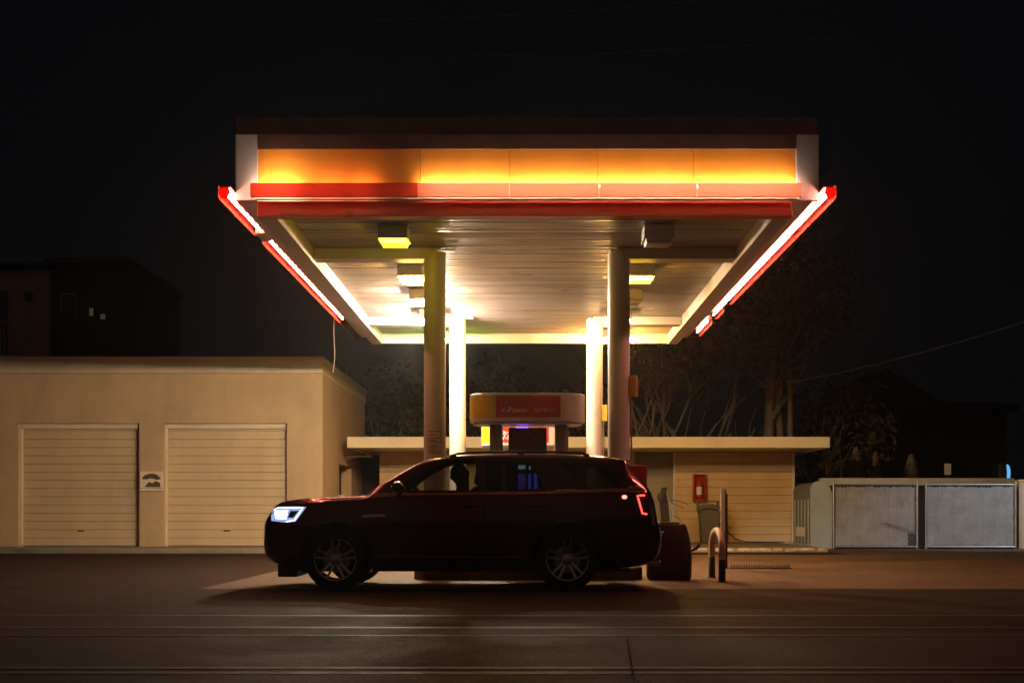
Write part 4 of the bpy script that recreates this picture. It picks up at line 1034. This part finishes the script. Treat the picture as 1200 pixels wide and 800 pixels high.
for s in (-1,1):
    # doors' shut lines as door parts: seams and handle
    for nm, line, hx in (('front_door',[(-.515,1.63),(-.515,1.2),(-.53,.42),(-1.62,.42),(-1.70,.75),(-1.66,1.18)],-.66),('rear_door',[(.10,.80),(.02,.56),(-.08,.42),(-.52,.42),(-.508,1.2)],.17)):
        b = MB(); ribbon(b, dens(line), .007, .0015, s)
        if nm == 'rear_door': ribbon(b, dens([(.10,.80),(.22,.92),(.30,1.08),(.30,1.25)]), .007, .0015, s)
        dr = b.build(nm, M['car_black'], car)
        b = MB(); yh = ysurf(hx, 1.045); b.tube([(hx-.11,CY+s*(yh+.005),1.045),(hx-.09,CY+s*(yh+.035),1.047),(hx+.07,CY+s*(yh+.037),1.05),(hx+.10,CY+s*(yh+.005),1.05)], .014, 8)
        b.build('handle', M['car_paint'], dr, smooth=True)
    b = MB(); patch(b, [(-3.165,.985),(-3.09,1.028),(-2.70,1.034),(-2.83,.855),(-2.96,.842),(-3.15,.862)], .006, s)
    hl_ = b.build('headlight', M['head_glow'] if s < 0 else M['head_glow'], car, smooth=True)
    b = MB(); patch(b, [(-3.11,.99),(-2.93,.995),(-2.95,.885),(-3.09,.89)], .011, s); b.build('lamp_core', M['head_core'], hl_, smooth=True)
    b = MB(); patch(b, [(-2.90,.985),(-2.79,.985),(-2.86,.90),(-2.93,.90)], .011, s); b.build('turn_lens', M['head_clear'], hl_, smooth=True)
    b = MB(); ribbon(b, dens([(-3.14,1.0),(-3.07,1.024),(-2.74,1.026),(-2.845,.868),(-2.95,.852)]), .018, .012, s); b.build('running_light', M['drl'], hl_)
    b = MB(); patch(b, [(-3.24,.51),(-3.08,.50),(-3.10,.56),(-3.23,.565)], .008, s); b.build('fog_lamp', M['head_clear'], car, smooth=True)
    b = MB(); patch(b, [(1.36,1.195),(1.555,1.195),(1.615,.925),(1.44,.925)], .008, s); tl = b.build('taillight', M['tail_lens'], car, smooth=True)
    b = MB(); ribbon(b, dens([(1.49,1.178),(1.395,1.172),(1.455,.955),(1.515,.945)], .03), .022, .013, s); b.build('light_strip', M['tail_glow'], tl)
    b = MB(); patch(b, [(1.545,1.15),(1.60,1.15),(1.625,.80),(1.585,.80)], .012, s); b.build('reversing_lens', M['chrome'], tl, smooth=True)
    b = MB(); patch(b, [(1.20,1.155),(1.215,1.178),(1.25,1.178),(1.265,1.155),(1.25,1.135),(1.215,1.135)], .008, s); b.build('side_marker', M['marker_glow'], car, smooth=True)
    b = MB(); ribbon(b, dens([(-1.80,.425),(-.3,.415),(.02,.425)]), .016, .006, s); b.build('sill_trim', M['chrome'], car)
    b = MB(); ribbon(b, dens([(-2.0,.92),(-1.72,.93)]), .03, .006, s); b.build('fender_badge', M['chrome'], car)
    # mirror
    b = MB(); rows = []
    ym = ysurf(-1.52,1.25)
    b.tube([(-1.56,CY+s*(ym-.02),1.225),(-1.56,CY+s*(ym+.07),1.24)], .035, 10)
    mr = b.build('mirror_arm', M['car_black'], car, smooth=True)
    b = MB(); vs = []; n = 16
    for i, (yy, sc_) in enumerate(((.04,.5),(.06,.9),(.12,1.),(.20,.95),(.235,.75),(.245,.3))):
        for k in range(n):
            t = 2*math.pi*k/n; vs.append((-1.56+.085*sc_*math.cos(t), CY+s*(ym+yy), 1.275+.075*sc_*math.sin(t)))
    b.add(vs, [(i*n+k,i*n+(k+1)%n,(i+1)*n+(k+1)%n,(i+1)*n+k) for i in range(5) for k in range(n)]+[tuple(range(n)),tuple(5*n+k for k in range(n))])
    b.build('mirror_shell', M['car_paint'], mr, smooth=True)
    # roof rail
    b = MB(); pts = []
    for x in np.linspace(-.95,.82,18):
        h = .03+.028*min(1, (x+.95)/.12, (.82-x)/.10); pts.append((x, CY+s*(f_we(x)-.05), f_zt(x)-f_cr(x)+h-.01))
    b.tube(pts, .017, 8)
    for x in (-.90,-.05,.78): b.obox((x, CY+s*(f_we(x)-.05), f_zt(x)-f_cr(x)+.012), (.04,0,0),(0,.013,0),(0,0,.028))
    b.build('roof_rail', M['dark_metal'], car, smooth=True)
# spoiler, grille, bumper pieces, air dam
b = MB(); vs = []; fs = []
ysp = np.linspace(-.66,.66,13)
for y_ in ysp:
    k = 1-.10*(abs(y_)/.66)**2; zt0 = f_zt(1.10)-.05*(abs(y_)/.66)**2
    vs += [(1.06, CY+y_, zt0+.004), (1.25, CY+y_, zt0-.012), (1.40*k+.02*(1-k), CY+y_, zt0-.042), (1.385*k, CY+y_, zt0-.066), (1.26, CY+y_, zt0-.05), (1.10, CY+y_, zt0-.03)]
for i in range(len(ysp)-1):
    for k in range(6): fs.append((i*6+k, i*6+(k+1)%6, (i+1)*6+(k+1)%6, (i+1)*6+k))
fs += [tuple(range(6)), tuple((len(ysp)-1)*6+k for k in range(6))]
b.add(vs, fs); b.build('spoiler', M['car_paint'], car, smooth=True)
b = MB(); b.box(-3.318,-3.30,CY-.48,CY+.48,.56,.70)
for k in range(3): b.box(-3.326,-3.317,CY-.46,CY+.46,.58+.045*k,.60+.045*k)
b.build('grille', M['car_black'], car, bevel=.004)
b = MB(); b.box(-3.07,-2.83,CY-.86,CY+.86,.165,.32); b.build('air_dam', M['car_black'], car, bevel=.01)
b = MB(); P = []
for y_ in np.linspace(-.80,.80,15): P.append((1.735-.16*(abs(y_)/.8)**3, CY+y_, .72))
b.tube(P, .055, 10); b.build('rear_bumper', M['car_black'], car, smooth=True)
b = MB(); b.tube([(P[1][0]+.0,P[1][1]-.02,.73),(P[3][0]+.035,P[3][1],.735)], .04, 10); b.build('bumper_trim', M['chrome'], car, smooth=True)
b = MB()
for y_ in (-.55,.55): b.lathe([(.03,-.1),(.035,.12)], (1.60,CY+y_,.33), 'x', 12)
b.build('exhaust', M['chrome'], car, smooth=True)
b = MB(); b.box(-1.9,1.2,CY-.75,CY+.75,.23,.262); b.box(-2.9,1.4,CY-.35,CY+.35,.21,.228); b.build('underbody', M['car_black'], car)
b = MB()
for y_ in (-.4,.2): b.tube([(-1.98,CY+y_,1.215),(-1.90,CY+y_+.18,1.275),(-1.80,CY+y_+.45,1.33)], .009, 6)
b.build('wiper', M['dark_metal'], car)
# cabin: dash, wheel, seats
b = MB(); b.prism([(-2.0,.75),(-2.0,1.17),(-1.85,1.205),(-1.6,1.19),(-1.45,1.10),(-1.45,.8)], 'y', CY-.72, CY+.72); b.build('dashboard', M['interior'], car, bevel=.03)
b = MB(); ctr = Vector((-1.36,CY-.38,1.10)); axv = Vector((.9,0,.43)).normalized(); u = Vector((0,1,0)); v = axv.cross(u); vs = []
for k in range(28):
    a = 2*math.pi*k/28
    for j in range(8):
        c_ = 2*math.pi*j/8; d = u*math.cos(a)+v*math.sin(a); vs.append(ctr+d*(.18+.016*math.cos(c_))+axv*.016*math.sin(c_))
b.add(vs, [(k*8+j, ((k+1)%28)*8+j, ((k+1)%28)*8+(j+1)%8, k*8+(j+1)%8) for k in range(28) for j in range(8)])
b.obox(ctr, u*.17, v*.02, axv*.008); b.obox(ctr-v*.08, v*.09, u*.02, axv*.008); b.tube([ctr, ctr-axv*.3], .03, 8)
b.build('steering_wheel', M['car_black'], car, smooth=True)
def seat(x, y, wd, nm):
    b = MB(); b.obox((x-.24,CY+y,.62), (.26,0,.04), (0,wd,0), (0,0,.08)); 
    s_ = b.build(nm, M['interior'], car, bevel=.05, seg=3)
    b = MB(); b.obox((x+.10,CY+y,.97), (.065,0,.02), (0,wd*.96,0), (.09,0,.33)); b.build('backrest', M['interior'], s_, bevel=.05, seg=3)
    for hy in ([0] if wd < .4 else [-.38,.38]):
        b = MB(); b.obox((x+.215,CY+y+hy,1.42), (.05,0,.0), (0,.135,0), (.015,0,.085)); b.tube([(x+.20,CY+y+hy-.06,1.25),(x+.21,CY+y+hy-.06,1.38)],.008,6); b.tube([(x+.20,CY+y+hy+.06,1.25),(x+.21,CY+y+hy+.06,1.38)],.008,6)
        b.build('headrest', M['interior'], s_, bevel=.04, seg=3)
seat(-.80,-.38,.26,'front_seat'); seat(-.80,.38,.26,'front_seat'); seat(.22,0,.66,'rear_seat')
# wheels
def wheel(xw, s):
    yo = CY+s*.975
    t = MB(); W_ = .25; yi = yo-s*W_
    prof = [(.262,0),(.285,-.006*s),(.335,-.004*s+.0),(.365,.012*-s),(.383,.04*-s),(.385,.08*-s),(.385,-.17*s),(.383,-.21*s),(.365,-.238*s),(.30,-.25*s),(.262,-.25*s)]
    t.lathe(prof, (xw,yo,WR), 'y', 48, closed=True)
    for k in range(60):
        a = 2*math.pi*k/60; 
        for yy in (.06,.125,.19): t.obox((xw+.3855*math.cos(a), yo-s*yy, WR+.3855*math.sin(a)), (-.012*math.sin(a),0,.012*math.cos(a)), (0,.024,0), (.002*math.cos(a),0,.002*math.sin(a)))
    wo = t.build('wheel', M['rubber'], car, smooth=True)
    r = MB()
    r.lathe([(.264,.002*s),(.262,.008*s),(.250,.006*s),(.245,-.02*s),(.238,-.19*s),(.262,-.2*s)], (xw,yo,WR), 'y', 48, caps=False)
    for k in range(5):
        for da in (-.15,.15):
            a = 2*math.pi*k/5+math.pi/2; a1, a2 = a+da*.55/.3*.3, a+da*1.3
            p1 = Vector((xw+.055*math.cos(a+da*2.2), yo-s*.035, WR+.055*math.sin(a+da*2.2))); p2 = Vector((xw+.247*math.cos(a2), yo-s*.012, WR+.247*math.sin(a2)))
            d = p2-p1; sd = Vector((-d.z,0,d.x)).normalized()
            r.obox((p1+p2)/2, d/2, sd*.014, (0,.012,0))
    r.lathe([(.075,-.06*s),(.075,-.025*s),(.06,-.018*s),(.032,-.015*s),(.030,-.006*s),(.001,-.004*s)], (xw,yo,WR), 'y', 24)
    for k in range(5):
        a = 2*math.pi*k/5+math.pi/2+.63; r.lathe([(.011,-.03*s),(.011,-.012*s)], (xw+.055*math.cos(a),yo,WR+.055*math.sin(a)), 'y', 6)
    r.build('rim', M['rim'], wo, smooth=True)
    d = MB(); d.lathe([(.07,-.11*s),(.165,-.11*s),(.165,-.13*s),(.07,-.13*s)], (xw,yo,WR), 'y', 36, closed=True); d.lathe([(.07,-.24*s),(.07,-.06*s)], (xw,yo,WR), 'y', 20)
    d.build('brake_disc', M['disc'], wo, smooth=True)
    d = MB(); A = np.linspace(R(20),R(75),6)
    d.prism([(xw+.17*math.cos(a),WR+.17*math.sin(a)) for a in A]+[(xw+.105*math.cos(a),WR+.105*math.sin(a)) for a in A[::-1]], 'y', *sorted((yo-s*.145,yo-s*.085))); d.build('caliper', M['dark_metal'], wo)
for xw in WH:
    for s in (-1,1): wheel(xw, s)

# ------------------------------------------------------------------ driver
def skin_mesh(name, V, E, Rr, sub=2, root=0):
    me = bpy.data.meshes.new(name); me.from_pydata([tuple(v) for v in V], E, [])
    o = bpy.data.objects.new(name, me); COL.objects.link(o)
    m = o.modifiers.new('skin', 'SKIN'); m.use_smooth_shade = True
    if not me.skin_vertices: raise RuntimeError('no skin layer')
    for i, r in enumerate(Rr):
        sv = me.skin_vertices[0].data[i]; rr = r if isinstance(r, tuple) else (r, r); sv.radius = rr; sv.use_root = (i == root)
    s_ = o.modifiers.new('sub', 'SUBSURF'); s_.levels = sub; s_.render_levels = sub
    dg = bpy.context.evaluated_depsgraph_get(); dg.update()
    out = bpy.data.meshes.new_from_object(o.evaluated_get(dg)); bpy.data.objects.remove(o); return out
PX, PY = -.86, CY-.38
ps = thing('person', (PX-.02, PY, .70), 'driver in dark clothes sitting in the front seat with hands on the steering wheel', 'person')
V = []; E = []; Q = []
def chain(par, pts, rs):
    prev = par
    for p, r in zip(pts, rs):
        V.append((PX+p[0], PY+p[1], p[2])); Q.append(r); i = len(V)-1
        if prev is not None: E.append((prev, i))
        prev = i
    return prev
root = chain(None, [(.0,0,.80)], [.15])
ch_ = chain(root, [(.03,0,.93),(.055,0,1.08),(.06,0,1.20)], [(.14,.12),(.165,.125),(.12,.10)])
hd = chain(ch_, [(.045,0,1.29),(.02,0,1.36),(.0,0,1.43),(-.005,0,1.50),(.0,0,1.55)], [.056,.062,.085,.088,.062])
noseb = chain(hd-2, [(-.075,0,1.415),(-.105,0,1.41)], [.04,.014])
for s in (-1,1):
    hip = chain(root, [(-.05,s*.10,.78),(-.30,s*.14,.80),(-.50,s*.15,.82),(-.66,s*.14,.62),(-.80,s*.13,.44),(-.92,s*.13,.42)], [.10,.088,.066,.058,.042,.035])
    sh_ = chain(ch_, [(.06,s*.10,1.215),(.05,s*.185,1.19),(-.05,s*.235,1.05),(-.14,s*.25,.97),(-.28,s*.22,1.05),(-.40,s*.18,1.14)], [.07,.062,.05,.044,.036,.028])
    ear = chain(hd-2, [(.005,s*.082,1.43)], [.022])
me = skin_mesh('body', V, E, Q)
hands = []
for s in (-1,1):
    w0 = (PX-.40, PY+s*.18, 1.14)
    v = [w0]; e = []; q = [.024]
    pal = [(-.03,-.005*s,.015),(-.065,-.012*s,.03)]; 
    for p in pal: v.append((w0[0]+p[0], w0[1]+p[1], w0[2]+p[2])); q.append(.030); e.append((len(v)-2, len(v)-1))
    kn = len(v)-1; k0 = v[kn]
    for j, ln in enumerate((.030,.034,.032,.025)):
        o = (j-1.5)*.019; pr = kn
        for p in ((-.022,o,.012),(-.022-ln,o,-.004),(-.02-ln,o-s*.006,-.03),(.0-ln,o-s*.01,-.045)):
            v.append((k0[0]+p[0], k0[1]+p[1]-.0, k0[2]+p[2])); q.append(.0092); e.append((pr, len(v)-1)); pr = len(v)-1
    pr = 1
    for p in ((-.035,-s*.035,.03),(-.06,-s*.05,.022),(-.085,-s*.05,.01)):
        v.append((w0[0]+p[0], w0[1]+p[1], w0[2]+p[2])); q.append(.0105); e.append((pr, len(v)-1)); pr = len(v)-1
    hands.append(skin_mesh('hand', v, e, q, 2))
bmj = bmesh.new(); bmj.from_mesh(me)
for h in hands: bmj.from_mesh(h)
bmj.to_mesh(me); bmj.free()
for p in me.polygons: p.use_smooth = True
link_mesh('body', me, M['skin'], ps, smooth=True, sharp=180)
# clothing and hair
V, E, Q = [], [], []
root = chain(None, [(.0,0,.80)], [.162])
ch_ = chain(root, [(.03,0,.93),(.055,0,1.08),(.06,0,1.20)], [(.152,.132),(.178,.138),(.132,.112)])
nk = chain(ch_, [(.055,0,1.285)], [.088])
for s in (-1,1):
    chain(root, [(-.05,s*.10,.78),(-.30,s*.14,.80),(-.50,s*.15,.82),(-.66,s*.14,.62),(-.78,s*.13,.47)], [.112,.10,.078,.07,.06])
    chain(ch_, [(.06,s*.10,1.215),(.05,s*.185,1.19),(-.05,s*.235,1.05),(-.14,s*.25,.97),(-.28,s*.22,1.05),(-.37,s*.19,1.12)], [.08,.073,.061,.055,.047,.040])
link_mesh('clothing', skin_mesh('clothing', V, E, Q), M['shirt'], ps, smooth=True, sharp=180)
b = MB(); vs = []; n = 24; rows = 12
for i in range(rows+1):
    th = math.pi*(i/rows)*.72
    for k in range(n):
        ph = 2*math.pi*k/n; d = Vector((math.sin(th)*math.cos(ph), math.sin(th)*math.sin(ph), math.cos(th)))
        d.rotate(Matrix.Rotation(R(32), 3, 'Y'))
        r = 1+rnd.uniform(-.012,.012); vs.append((PX+.014+(.112+(.025 if d.x > 0 and d.z < .3 else 0))*d.x*r, PY+.10*d.y*r, 1.462+.138*d.z*r))
b.add(vs, [(i*n+k, i*n+(k+1)%n, (i+1)*n+(k+1)%n, (i+1)*n+k) for i in range(rows) for k in range(n)])
n = 18; vs = []; rws = [(1.50,.098,.10),(1.42,.108,.112),(1.34,.11,.12),(1.27,.115,.135),(1.21,.11,.145)]
for z_, rx, ry in rws:
    for k in range(n+1):
        t = R(-112+224*k/n); wv = 1+.05*math.sin(k*2.3+z_*9); vs.append((PX+.03+rx*math.cos(t)*wv, PY+ry*math.sin(t)*wv, z_+.012*math.sin(k*1.7)))
b.add(vs, [(i*(n+1)+k, i*(n+1)+k+1, (i+1)*(n+1)+k+1, (i+1)*(n+1)+k) for i in range(len(rws)-1) for k in range(n)])
b.build('hair', M['hair'], ps, smooth=True)

# ------------------------------------------------------------------ spot light without a fixture, added beyond the right edge to brighten the fence
ld = bpy.data.lights.new('added_fence_spot', 'SPOT'); ld.energy = 3800; ld.color = (.84,.93,1.); ld.spot_size = R(28); ld.spot_blend = .9; ld.shadow_soft_size = .12
lo = bpy.data.objects.new('added_fence_spot', ld); COL.objects.link(lo); lo.location = (19.5,26.5,8.0)
lo.rotation_euler = (Vector((11.9,33.2,.6))-lo.location).to_track_quat('-Z','Y').to_euler()


# ------------------------------------------------------------------ thin haze box added to spread a bloom-like glow round the lamps
hz = MB(); hz.box(-70,70,-3,78,-1,21)
m, nt, N, L = nodes('bloom_haze'); N.remove(N['Principled BSDF'])
pv = N.new('ShaderNodeVolumePrincipled'); pv.inputs['Color'].default_value = (.9,.88,.86,1); pv.inputs['Density'].default_value = .00045; pv.inputs['Anisotropy'].default_value = .88
L.new(pv.outputs[0], N['Material Output'].inputs['Volume'])
tag(hz.build('haze', m), kind='stuff')
